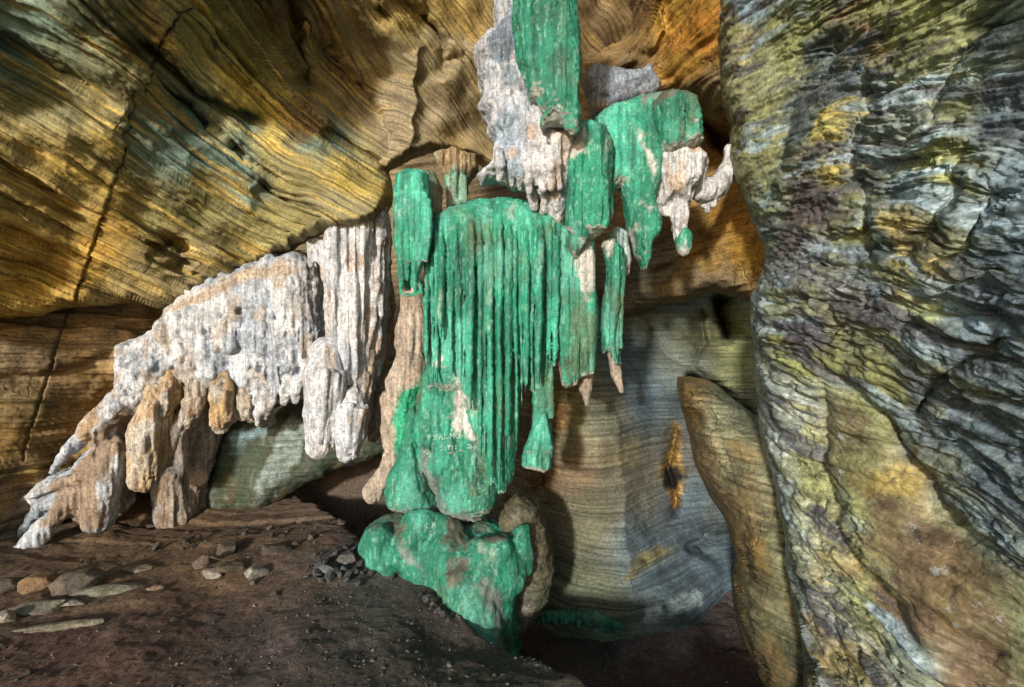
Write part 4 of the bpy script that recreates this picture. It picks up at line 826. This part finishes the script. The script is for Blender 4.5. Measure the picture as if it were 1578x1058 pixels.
# ---- white flowstone on the left
D9 = 4.15
t = empty('sloping_flowstone', Wp(120, 800, D9), 'long white flowstone sloping down the left wall, fat ochre stalactites hanging under it', 'flowstone')
v = Vol(5, 395, 520, 870, D9, -.42, .5, .0115)
def lf_rel(X, Y):
    Q = np.stack([X/FP*4.1, 0*X+2, Y/FP*4.1], -1); R_ = np.stack([(X*.8-Y*.55)/FP*4.1, 0*X+2, (X*.55+Y*.8)/FP*4.1], -1)
    left = sstep(360, 230, X)
    return .10*fbm(Q, 3, 893, 5)+.035*sstep(455, 530, Y+.3*(X-400))*sstep(-.4, .3, fbm(Q, 5, 898, 2))*(1-np.abs(fbm(np.where(left[..., None] > .5, R_, Q), (14, 1, 4), 895, 4))*2)
v.slab([(268, 466), (300, 446), (330, 430), (380, 408), (430, 392), (470, 388), (497, 405), (502, 480), (512, 540), (505, 595), (478, 605), (450, 612), (432, 610), (416, 625), (410, 655), (400, 655), (392, 610), (380, 596), (350, 585), (322, 580), (290, 575), (268, 590), (245, 630), (222, 645), (205, 660), (200, 700), (192, 790), (150, 800), (110, 790), (60, 832), (20, 852), (8, 838), (50, 800),
        (70, 775), (36, 768), (70, 738), (130, 715), (160, 670), (190, 610), (203, 570), (196, 536), (230, 515), (258, 500)], D9, .24, 30, .03, lf_rel, 8, 22)
for i in range(26):   # ragged drips along the lower hem
    x0 = rnd.uniform(235, 500); yb = float(np.interp(x0, [235, 270, 320, 380, 400, 440, 500], [650, 600, 588, 610, 655, 618, 612]))+rnd.uniform(-8, 8)
    v.chain([(x0+8, yb-46, D9-.20, 7), (x0+2, yb-18, D9-.21, 6), (x0, yb, D9-.17, 3)], .025)
for i in range(22):
    x0 = rnd.uniform(290, 500); yb = rnd.uniform(500, 590); v.chain([(x0+2, yb-30, D9-.24, 4), (x0, yb-8, D9-.27, 4), (x0-1, yb, D9-.25, 2)], .014)
for i in range(16):   # slanting ribs down the left slope
    u = i/15; x0 = 300-150*u+rnd.uniform(-8, 8); y0 = 500+140*u; L_ = rnd.uniform(60, 110)
    v.chain([(x0, y0, D9-.20, 7), (x0-L_*.45, y0+L_*.6, D9-.22, 6), (x0-L_*.7, y0+L_, D9-.16, 4)], .03)
for bx, by, br in ((450, 455, 34), (405, 470, 28), (470, 520, 26), (330, 490, 24), (290, 520, 22), (420, 540, 22), (260, 545, 18), (380, 520, 20)):
    v.cone((bx, by, D9-.12), (bx+rnd.uniform(-8, 8), by+24, D9-.12), br, br*.8, .05)
for bx, by, br in ((500, 430, 9), (420, 478, 7), (368, 470, 6), (310, 500, 7), (458, 560, 7), (436, 585, 9), (398, 560, 6), (345, 548, 8), (492, 500, 7), (280, 548, 6), (240, 560, 6), (380, 590, 8)):
    v.cone((bx, by, D9-.30), (bx+rnd.uniform(-5, 5), by+br*1.6, D9-.26), br, br*.7, .02, 2.5, True)
v.cone((352, 500, D9-.25), (352, 532, D9-.26), 12, 11, .02); v.cone((440, 440, D9-.1), (450, 470, D9-.1), 30, 26, .06)
for pts in ([(180, 690, D9-.15, 18), (160, 750, D9-.2, 20), (150, 800, D9-.2, 20)], [(150, 720, D9-.1, 14), (110, 770, D9-.2, 14), (60, 825, D9-.3, 12), (25, 850, D9-.35, 9)], [(150, 725, D9-.2, 6), (90, 745, D9-.24, 7), (45, 765, D9-.28, 5)]):
    v.chain(pts, .04)
v.mesh('flowstone_body', M_WHITE, c_white(30, np.array((.52, .53, .54)), .75, np.array((.26, .31, .37)), np.array((.34, .27, .20)), d=D9, patches=[([(275, 478), (380, 428), (470, 406), (480, 425), (400, 440), (330, 470), (300, 485)], (.42, .34, .26)), ([(210, 640), (240, 620), (200, 720), (195, 800), (115, 795), (130, 730), (170, 690)], (.27, .20, .14)), ([(155, 655), (190, 600), (185, 660), (170, 690)], (.42, .30, .18)), ([(0, 800), (60, 780), (110, 760), (90, 800), (40, 840), (0, 860)], (.25, .30, .34))]), d_white(2.0, 30, 1.0), t)
for pts, box, seed, bc in (([(238, 600, D9-.22, 10), (240, 630, D9-.24, 20), (230, 680, D9-.26, 26), (223, 738, D9-.24, 19)], (190, 580, 275, 755), 31, OCR), ([(266, 575, D9-.20, 9), (262, 610, D9-.22, 15), (252, 645, D9-.2, 9)], (235, 560, 290, 665), 32, OCR*1.05), ([(308, 570, D9-.16, 14), (298, 620, D9-.18, 13), (287, 652, D9-.16, 8)], (265, 550, 335, 670), 33, WOOD*1.1),
                           ([(348, 580, D9-.20, 12), (345, 610, D9-.24, 20), (341, 640, D9-.23, 18), (338, 655, D9-.2, 11)], (312, 565, 375, 672), 34, OCR*.98), ([(372, 585, D9-.18, 9), (376, 615, D9-.2, 11), (376, 640, D9-.18, 7)], (355, 570, 400, 655), 35, WOOD*1.2), ([(384, 590, D9-.1, 7), (388, 645, D9-.1, 6)], (370, 580, 402, 660), 36, WOOD)):
    v = Vol(*box, D9, -.42, .05, .0095); v.chain(pts, .02, 1.0)
    x0, y0, dd, r0 = pts[1]; x1, y1, _, r1 = pts[-1]
    for a in range(8):
        th = -1.35+2.7*a/7; rr_ = rnd.uniform(.92, 1.08); v.chain([(x0+math.sin(th)*r0*rr_, y0-4, dd-math.cos(th)*r0*rr_/FP*D9, 3.8), ((x0+x1)/2+math.sin(th)*(r0+r1)/2*rr_, (y0+y1)/2, dd-math.cos(th)*(r0+r1)/2*rr_/FP*D9, 3.4), (x1+math.sin(th)*r1*rr_, y1+rnd.uniform(-9, 6), dd-math.cos(th)*r1*rr_/FP*D9, 2.2)], .008)
    v.mesh('stalactite', M_WHITE, c_white(seed, bc, .9, np.array((.42, .40, .36)), np.array((.30, .17, .07)), d=D9), d_white(1.5, seed, 2.2), t)
D10 = 4.5
for pts, box, seed, lab in (([(330, 590, D10-.1, 20), (318, 650, D10-.1, 24), (300, 710, D10-.05, 26), (288, 760, D10, 26), (284, 800, D10, 30)], (235, 570, 370, 815), 40, 'brown stone column leaning under the left flowstone, widest foot, beside the dark hollow'), ([(285, 640, D10-.1, 12), (262, 700, D10-.1, 11), (250, 760, D10-.05, 13), (262, 800, D10, 26)], (225, 620, 310, 815), 41, 'thin brown strip of stone standing directly behind the fattest ochre stalactite')):
    tt = empty('stone_column', Wp(pts[-1][0], pts[-1][1]-5, D10), lab, 'stone column')
    v = Vol(*box, D10, -.35, .3, .0115); v.chain(pts, .04, 1.0)
    if seed == 40: v.cone((268, 740, D10-.14), (272, 790, D10-.15), 24, 26, .04); v.chain([(345, 600, D10-.1, 10), (325, 680, D10-.16, 10), (308, 740, D10-.15, 8)], .03)
    v.mesh('shaft', M_WHITE, c_white(seed, WOOD*.8, .3, WHB*.7, np.array((.2, .13, .08)), d=D10), d_white(2.2, seed, 1.5), tt)
# ---- low green-grey rock behind the white cluster
D11 = 4.75
v = Vol(300, 600, 640, 800, D11, -.35, .5, .014)
v.slab([(330, 690), (352, 655), (400, 632), (440, 618), (480, 612), (560, 612), (610, 640), (610, 690), (575, 706), (530, 722), (480, 742), (452, 762), (420, 782), (350, 788), (312, 790), (316, 740)], D11, .28, 40, .04, lambda X, Y: .05*fbm(np.stack([X/100, 0*X, Y/100], -1), 3, 897, 4)+.05*np.exp(-((X-440+(Y-700)*.45)/22)**2), 6, 24)
o = v.mesh('low_boulder', M_BACK, c_white(42, np.array((.055, .07, .045)), .6, np.array((.035, .05, .038)), np.array((.09, .075, .04)), d=D11-.2, patches=[([(455, 640), (478, 645), (470, 690), (440, 735), (408, 765), (412, 720), (432, 680)], (.22, .27, .24)), ([(358, 662), (400, 655), (440, 655), (420, 668), (385, 672), (370, 700), (362, 690)], (.16, .24, .25))]), d_white(1.2, 42, .2))
tag(o, 'low dark green grey rock with pale streaks, on the floor behind the white stalactites', 'rock')

# ---- the column with the green foot
D12 = 3.45
t = empty('painted_stone_column', Wp(680, 800, D12), 'stone column, bare brown above, with scratched writing on its wide green foot', 'stone column')
v = Vol(550, 445, 680, 785, D12, -.25, .35, .0095)
v.chain([(640, 440, D12+.05, 20), (637, 490, D12+.03, 21), (632, 532, D12+.02, 24)], .02)
v.chain([(632, 562, D12-.02, 26), (626, 590, D12-.03, 25), (618, 650, D12, 17), (610, 700, D12, 15), (594, 735, D12-.04, 15), (576, 760, D12-.05, 14)], .03)
v.chain([(600, 615, D12+.02, 12), (602, 680, D12+.03, 12)], .03); v.cone((640, 610, D12-.02), (632, 700, D12-.03), 15, 13, .03)
v.mesh('bare_shaft', M_WHITE, c_white(43, WOOD*1.05, .3, np.array((.45, .40, .35)), WBR*.8, d=D12, patches=[([(622, 595), (650, 585), (648, 700), (615, 725), (612, 650)], (.03, .32, .17))]), d_white(2.0, 43, 1.2), t)
v = Vol(585, 560, 800, 812, D12-.1, -.3, .45, .009)
foot = [(598, 730), (612, 708), (622, 690), (632, 640), (645, 600), (655, 560), (700, 560), (740, 600), (765, 660), (782, 730), (778, 755), (760, 775), (750, 796), (738, 800), (715, 797), (690, 795), (660, 790), (640, 786), (612, 784), (598, 772), (594, 750)]
v.slab(foot, D12-.02, .22, 30, .03, lambda X, Y: .03*fbm(np.stack([X/100, 0*X, Y/100], -1), (9, 1, 4), 899, 3)-.10*np.exp(-(line_sd(X, Y, [(650, 560), (646, 650), (652, 710), (676, 760), (686, 800)])[0]/6)**2), 3, 25)
v.chain([(612, 735, D12-.16, 14), (616, 765, D12-.18, 14)], .05); v.chain([(634, 640, D12-.12, 9), (630, 710, D12-.16, 14), (640, 770, D12-.18, 16)], .05); v.chain([(735, 770, D12-.2, 24), (700, 775, D12-.2, 20)], .06)
foot_o = v.mesh('green_foot', M_GREEN, c_green(11, base=GR*.82, pale=.25, d=D12-.2, grey=[[(640, 690), (655, 700), (680, 752), (700, 800), (672, 800), (660, 750), (645, 720)], [(640, 780), (740, 790), (740, 810), (640, 800)]], white=[[(700, 600), (720, 598), (738, 640), (743, 690), (722, 672), (702, 660), (698, 625)]]), d_green(1.6, 11, .8), t)
# scratched writing
me = foot_o.data; off = np.array(t.location)
bvh = BVHTree.FromPolygons([tuple(np.array(vv.co)+off) for vv in me.vertices], [tuple(p.vertices) for p in me.polygons])
GL = {'S': [[(1, .1), (.4, 0), (0, .25), (.5, .5), (1, .75), (.5, 1), (0, .9)]], 'A': [[(0, 1), (.45, 0), (1, 1)], [(.2, .6), (.8, .6)]], 'L': [[(0, 0), (0, 1), (.9, 1)]], 'M': [[(0, 1), (.1, 0), (.5, .6), (.9, 0), (1, 1)]], 'O': [[(.5, 0), (0, .4), (.3, 1), (.8, .9), (1, .4), (.5, 0)]],
      'I': [[(.5, 0), (.5, 1)]], 'T': [[(0, 0), (1, 0)], [(.5, 0), (.5, 1)]], 'H': [[(0, 0), (0, 1)], [(1, 0), (1, 1)], [(0, .5), (1, .5)]], 'J': [[(0, 0), (.9, 0), (.8, .8), (.4, 1), (0, .8)]], 'C': [[(1, .1), (.3, 0), (0, .5), (.3, 1), (1, .9)]], 'K': [[(0, 0), (0, 1)], [(1, 0), (0, .5), (1, 1)]]}
def write(words, bv, d0, parent, rad=.0021):
    Vs = []; Fs = []
    for txt, x0, y0, w, h, gap, slope in words:
        for i, ch in enumerate(txt):
            jt = rnd.uniform(-.8, .8)
            for st in GL.get(ch, []):
                pts = []
                for (a, b_), (c_, e_) in zip(st[:-1], st[1:]):
                    for u in np.linspace(0, 1, 5): pts.append((x0+i*gap+(a+(c_-a)*u)*w+rnd.uniform(-.45, .45), y0+i*slope+jt+(b_+(e_-b_)*u)*h+rnd.uniform(-.45, .45)))
                ring = []
                for qx, qy in pts:
                    dv = Vector(tuple(Wp(qx, qy, 1)-np.array([0, 0, EYE]))).normalized()
                    loc, nn, ii, ds = bv.ray_cast(Vector((0, 0, EYE)), dv)
                    if loc is None: continue
                    ring.append(np.array(loc))
                for k_, p in enumerate(ring):
                    r = rad*rnd.uniform(.35, 1.25)
                    base = len(Vs)
                    for th in range(5): Vs.append(p+np.array([math.cos(th*1.2566)*r, -.001-abs(math.sin(th*1.2566))*r*.4, math.sin(th*1.2566)*r]))
                    if k_:
                        for th in range(5): Fs.append((base-5+th, base-5+(th+1) % 5, base+(th+1) % 5, base+th))
    V = np.array(Vs); return make_mesh('scratched_writing', V, np.array(Fs), M_SCRATCH, np.full(V.shape, (.50, .64, .54)), parent)
write([('SALMO', 668, 669, 6, 8, 8.6, -.5), ('SITTI', 678, 687, 4.5, 7, 5.6, -.3), ('JHA', 720, 685, 4.5, 6, 6.2, .3)], bvh, D12, t)

# ---- green boulder at the foot
D13 = 3.3
t = empty('green_boulder', Wp(760, 980, D13), 'large boulder patched green and brown, under the column at the mud bank edge', 'boulder')
v = Vol(550, 775, 840, 1060, D13, -.45, .5, .0095)
v.slab([(564, 860), (562, 835), (566, 812), (582, 806), (600, 800), (622, 790), (645, 790), (690, 800), (735, 806), (775, 815), (800, 802), (815, 820), (820, 845), (812, 885), (808, 915), (800, 1000), (745, 1050), (700, 1020), (670, 960), (620, 900)], D13+.08, .34, 85, .05, lambda X, Y: .05*fbm(np.stack([X/100, 0*X, Y/100], -1), 3, 905, 4), 6, 26)
for a, b, ra, rb in (((722, 895, D13-.26), (730, 1000, D13-.34), 36, 46), ((700, 900, D13-.24), (690, 960, D13-.28), 26, 30), ((765, 900, D13-.22), (768, 1000, D13-.26), 22, 22), ((690, 850, D13-.15), (660, 870, D13-.15), 34, 26), ((640, 810, D13-.12), (625, 850, D13-.14), 18, 22), ((585, 830, D13-.12), (585, 850, D13-.12), 18, 20), ((770, 850, D13-.2), (785, 890, D13-.2), 24, 22), ((805, 820, D13-.15), (806, 870, D13-.15), 12, 12), ((735, 860, D13-.22), (760, 900, D13-.25), 26, 22), ((660, 805, D13-.14), (700, 815, D13-.12), 14, 14)):
    v.cone(a, b, ra, rb, .05)
v.cone((788, 950, D13-.36), (784, 1020, D13-.36), 4, 12, .02, 2, True)
bo = v.mesh('boulder_body', M_GREEN, c_green(12, base=GR*.75, pale=.1, d=D13-.25, brown=[[(690, 800), (770, 806), (800, 812), (780, 828), (740, 832), (700, 838), (680, 830)], [(600, 812), (618, 822), (625, 845), (600, 835), (575, 815)], [(690, 862), (712, 850), (725, 860), (700, 880), (690, 900)], [(555, 800), (585, 800), (575, 822), (560, 830)]],
    grey=[[(730, 875), (765, 890), (780, 950), (770, 985), (762, 930), (745, 895)], [(610, 840), (632, 845), (645, 875), (625, 870)]]), d_green(1.9, 12, .3), t)
b2 = BVHTree.FromPolygons([tuple(np.array(vv.co)+np.array(t.location)) for vv in bo.data.vertices], [tuple(p.vertices) for p in bo.data.polygons])
write([('LM', 658, 805, 5, 8, 8, 0), ('CI', 662, 817, 4, 6, 6, 0)], b2, D13, t, .0013)
# darker banded boulder behind it
D14 = 3.45
v = Vol(765, 755, 870, 1010, D14, -.3, .4, .011)
v.slab([(768, 800), (778, 772), (800, 762), (826, 778), (840, 805), (850, 835), (856, 868), (850, 900), (838, 925), (818, 950), (800, 975), (780, 1000), (775, 900)], D14, .26, 36, .04, lambda X, Y: .012*layered(Y-.25*X, 6.0, 51, .4), 4, 27)
o = v.mesh('brown_boulder', M_BACK, c_white(44, np.array((.105, .095, .06)), .6, np.array((.07, .085, .055)), np.array((.13, .10, .055)), d=D14), lambda V, N: d_white(2.0, 44, .1)(V, N)+.008*layered(V[:, 2]+.5*V[:, 0]+.03*fbm(V, 3, 45, 3), .03, 47, .35))
tag(o, 'olive brown banded boulder leaning behind the right side of the green boulder', 'boulder')

# ---- green fringe of drips at the foot of the back wall
t = empty('low_flowstone_fringe', Wp(890, 965, 3.7), 'low fringe of dark green drips along the foot of the grey back wall', 'flowstone')
v = Vol(815, 930, 970, 985, 3.72, -.15, .15, .009)
v.chain([(825, 948, 3.75, 5), (870, 946, 3.7, 7), (920, 952, 3.66, 8), (960, 966, 3.64, 5)], .02)
for i in range(22):
    x0 = 828+i*6+rnd.uniform(-2, 2); y0 = float(np.interp(x0, [825, 870, 920, 960], [948, 946, 952, 966])); v.chain([(x0, y0, 3.66, 4), (x0+1, y0+rnd.uniform(8, 18), 3.64, 2)], .012)
v.mesh('drips', M_GREEN, c_green(14, base=GR*.45, pale=.2, d=3.7), d_green(1.2, 14, .5), t)

# ------------------------------------------------------------------ loose stones
def hull_rock(name, p, sx, sy, sz, rot, colr, label, cat='stone', group=None, seed=0, mat=M_STONE, sub=2, npts=16, sink=.25):
    import bmesh
    r = random.Random(seed); bm = bmesh.new()
    for i in range(npts):
        a = r.uniform(0, 2*math.pi); zz = r.uniform(-1, 1); q = (1-zz*zz)**.5
        n = .82+.18*r.random()
        bm.verts.new((q*math.cos(a)*n*sx/2, q*math.sin(a)*n*sy/2, max(-.45, min(.5, zz*.62))*sz))
    ret = bmesh.ops.convex_hull(bm, input=bm.verts)
    junk = [e for e in ret['geom_interior'] if isinstance(e, bmesh.types.BMVert)]
    if junk: bmesh.ops.delete(bm, geom=junk, context='VERTS')
    bmesh.ops.bevel(bm, geom=list(bm.edges), offset=min(sx, sy, sz)*.05, segments=1, affect='EDGES', profile=.5)
    bmesh.ops.triangulate(bm, faces=bm.faces)
    bmesh.ops.subdivide_edges(bm, edges=list(bm.edges), cuts=sub, use_grid_fill=True)
    bmesh.ops.triangulate(bm, faces=bm.faces)
    V = np.array([v_.co for v_ in bm.verts]); F = np.array([[v_.index for v_ in f.verts] for f in bm.faces]) if bm.verts.index_update() is None else None
    bm.free()
    rad = V/(np.linalg.norm(V, axis=1, keepdims=True)+1e-9)
    m = min(sx, sy, sz)
    V = V+rad*(m*.06*fbm(V+seed, 3/m*.5, seed, 4))[:, None]
    col = (np.array(colr)*.62+.012)*(1+.35*fbm(V+seed, 14, seed+3, 3))[:, None]
    col = mixc(col, np.array((.075, .055, .04)), sstep(.0, .4, fbm(V+seed, 9, seed+5, 4))*.8)
    o = make_mesh(name, V, F, mat, col, None, False)
    o.location = (p[0], p[1], p[2]+sz*(.45-sink)); o.rotation_euler = rot
    return tag(o, label, cat, group)
R = math.radians
big = [  # px, py(base), sx, sy, sz, rot, colour, label
    (120, 905, .34, .26, .14, (.15, -.25, .5), (.17, .13, .09), 'large wedge shaped grey brown stone with a pale front edge, tallest of the left slabs', 'stone'),
    (58, 905, .26, .18, .12, (0, .05, .2), (.24, .14, .06), 'squarish rust orange stone at the far left beside the tallest slab', 'stone'),
    (10, 908, .20, .2, .10, (.1, 0, .3), (.12, .09, .06), 'dull brown stone cut by the left edge of the picture behind the long slab', 'stone'),
    (165, 912, .46, .16, .06, (.0, -.05, .25), (.22, .20, .13), 'flat speckled slab lying behind the white stone chip on the left', 'stone slab'),
    (55, 942, .50, .18, .07, (0, -.05, .3), (.26, .23, .16), 'long speckled slab with a broken pale end, second from the front on the left', 'stone slab'),
    (90, 968, .50, .10, .045, (0, -.04, .28), (.30, .26, .17), 'narrow speckled slab nearest the camera on the left mud', 'stone slab'),
    (112, 932, .17, .12, .035, (0, 0, .1), (.48, .42, .33), 'small flat cream white stone lying between the speckled slabs', 'stone'),
    (10, 955, .14, .10, .07, (.1, .1, .6), (.40, .33, .25), 'pale crumbly lump of stone at the left picture edge on the long slab end', 'stone'),
    (238, 907, .12, .06, .025, (0, 0, .1), (.36, .23, .15), 'thin pinkish flake of stone alone on the mud, right of the left slabs', 'stone'),
    (215, 878, .26, .12, .04, (0, 0, 0), (.24, .18, .11), 'flat tan slab on the ledge above the pinkish flake', 'stone slab'),
    (311, 872, .13, .10, .11, (.3, .3, .4), (.30, .20, .15), 'upright pinkish stone standing behind the paired pale slabs', 'stone'),
    (327, 887, .18, .10, .06, (0, .05, -.2), (.38, .33, .26), 'pale rectangular stone block lying in front of the upright pinkish stone', 'stone'),
    (396, 888, .17, .12, .09, (.1, -.1, .2), (.34, .32, .27), 'grey pyramid shaped stone standing alone, right of the pale rectangular block', 'stone'),
    (352, 880, .26, .16, .07, (0, 0, .2), (.13, .10, .06), 'dark brown flat stone between the pale block and the pyramid stone', 'stone'),
    (345, 852, .22, .2, .09, (.1, 0, .3), (.11, .08, .05), 'rounded brown stone on the ledge behind the dark flat stone', 'stone'),
    (425, 850, .26, .2, .07, (0, .1, .2), (.11, .08, .055), 'broad brown stone on the ledge just left of the black rubble', 'stone'),
    (505, 882, .20, .08, .06, (0, .15, -.2), (.16, .17, .17), 'long pointed grey stone lying across the top of the black rubble', 'stone'),
    (535, 866, .16, .12, .08, (0, 0, .2), (.13, .12, .11), 'rounded grey brown rock at the back of the black rubble beside the boulder', 'stone'),
    (390, 900, .05, .05, .04, (0, 0, 0), (.2, .18, .16), 'small dark pebble on the mud just below the pyramid stone', 'pebble'),
    (660, 922, .10, .06, .03, (0, 0, .3), (.14, .12, .11), 'flat dark flake at the top of the broken stones on the mud bank edge', 'stone'),
    (475, 748, .34, .1, .03, (0, 0, .1), (.14, .13, .12), 'thin flat dark slab far back on the slope under the white stalactites', 'stone slab'),
]
for i, (px, py, sx, sy, sz, rot, c, lab, cat) in enumerate(big):
    hull_rock('stone_slab' if 'slab' in cat else ('pebble' if cat == 'pebble' else 'stone'), on_floor(px, py), sx, sy, sz, rot, c, lab, cat, None, 100+i, sink=.24, npts=22)
gl = 'small black stone in the rubble heap at the left foot of the green boulder'
protos = {}
def copies(kind, spots, colr, lab, cat, group, base_seed):
    pr = []
    for i, (px, py, s) in enumerate(spots):
        p = on_floor(px, py)
        if i < 4: o = hull_rock(kind, p, s, s*.8, s*.65, (rnd.uniform(-.3, .3), rnd.uniform(-.3, .3), rnd.uniform(0, 6)), colr, lab, cat, group, base_seed+i, sub=1, npts=12, sink=.1); pr.append((o, s))
        else:
            src, s0 = pr[i % 4]; o = src.copy(); COL.objects.link(o); k = s/s0; o.scale = (k, k*rnd.uniform(.8, 1.1), k*rnd.uniform(.7, 1.1))
            o.location = (p[0], p[1], p[2]+s*.25); o.rotation_euler = (rnd.uniform(-.4, .4), rnd.uniform(-.4, .4), rnd.uniform(0, 6))
sp = [(rnd.uniform(458, 560), rnd.uniform(872, 905), rnd.uniform(.04, .09)) for i in range(26)] + [(rnd.uniform(555, 632), rnd.uniform(858, 892), rnd.uniform(.04, .085)) for i in range(26)] + [(rnd.uniform(480, 570), rnd.uniform(845, 872), rnd.uniform(.03, .07)) for i in range(14)]
copies('rubble_stone', sp, (.07, .072, .075), gl, 'stone', 'black rubble stones left of the green boulder', 200)
sp = [(rnd.uniform(230, 560), rnd.uniform(808, 850), rnd.uniform(.035, .11)) for i in range(22)]
copies('fallen_stone', sp, (.12, .09, .06), 'dusty brown stone half buried on the sloping ledge at the foot of the left wall', 'stone', 'dusty stones along the foot of the left wall', 230)
sp = [(657, 928, .05), (668, 935, .06), (678, 943, .07), (684, 951, .06), (672, 945, .05), (690, 958, .05), (648, 918, .045), (664, 940, .04)]
copies('broken_stone', sp, (.08, .07, .07), 'small dark broken stone on the edge of the mud bank below the green boulder', 'stone', 'broken stones on the mud bank edge', 220)
sp = [(603, 992, .02), (246, 975, .025), (150, 973, .02), (692, 1026, .035), (710, 995, .015), (560, 1008, .015), (470, 912, .02), (780, 1000, .02), (430, 930, .012), (330, 1010, .012), (520, 1030, .014), (1020, 1003, .03), (1110, 1005, .04), (1128, 1008, .035), (960, 1045, .04), (1000, 985, .02), (1060, 1020, .02), (940, 1000, .02), (1085, 990, .02), (640, 1040, .012)]
copies('pebble', sp, (.24, .22, .2), 'tiny pale pebble scattered alone on the dark mud', 'pebble', 'pebbles scattered on the cave floor', 240)

# grit and small broken chips lying all over the mud: nobody could count them
pr = np.random.RandomState(9)
ico_v = np.array([(1, 0, 0), (-1, 0, 0), (0, 1, 0), (0, -1, 0), (0, 0, 1), (0, 0, -1)], float); ico_f = np.array([(0, 2, 4), (2, 1, 4), (1, 3, 4), (3, 0, 4), (2, 0, 5), (1, 2, 5), (3, 1, 5), (0, 3, 5)])
N_ = 5200; gy_ = 1.9+3.0*pr.rand(N_)**1.2; gx_ = gy_*(-1.02+1.5*pr.rand(N_)); cl = fbm(np.stack([gx_, gy_, 0*gx_], -1), 2.2, 951, 3)
kp = (cl > .02) | (pr.rand(N_) < .25); gx_ = gx_[kp]; gy_ = gy_[kp]; n_ = len(gx_)
gs = .0035+.012*pr.rand(n_)**3.5; gs = np.where((pr.rand(n_) < .03), gs*2.2, gs)
gz = ground_z(gx_, gy_)
sh = gs[:, None, None]*(ico_v[None]*(np.array([1, .8, .5])*(.6+.8*pr.rand(n_, 6, 3)))); an = pr.rand(n_)*6.28
ca, sa = np.cos(an)[:, None], np.sin(an)[:, None]
vx = sh[..., 0]*ca-sh[..., 1]*sa; vy = sh[..., 0]*sa+sh[..., 1]*ca
GV = np.stack([vx+gx_[:, None], vy+gy_[:, None], sh[..., 2]+gz[:, None]+gs[:, None]*.15], -1).reshape(-1, 3)
GF = (ico_f[None]+np.arange(n_)[:, None, None]*6).reshape(-1, 3)
gc = np.repeat(np.array((.10, .085, .07))[None]*(.5+1.2*pr.rand(n_, 1)**2), 6, axis=0)
tag(make_mesh('grit', GV, GF, M_STONE, gc, None, False), 'grit and tiny chips strewn over the mud floor', 'grit', kind='stuff')
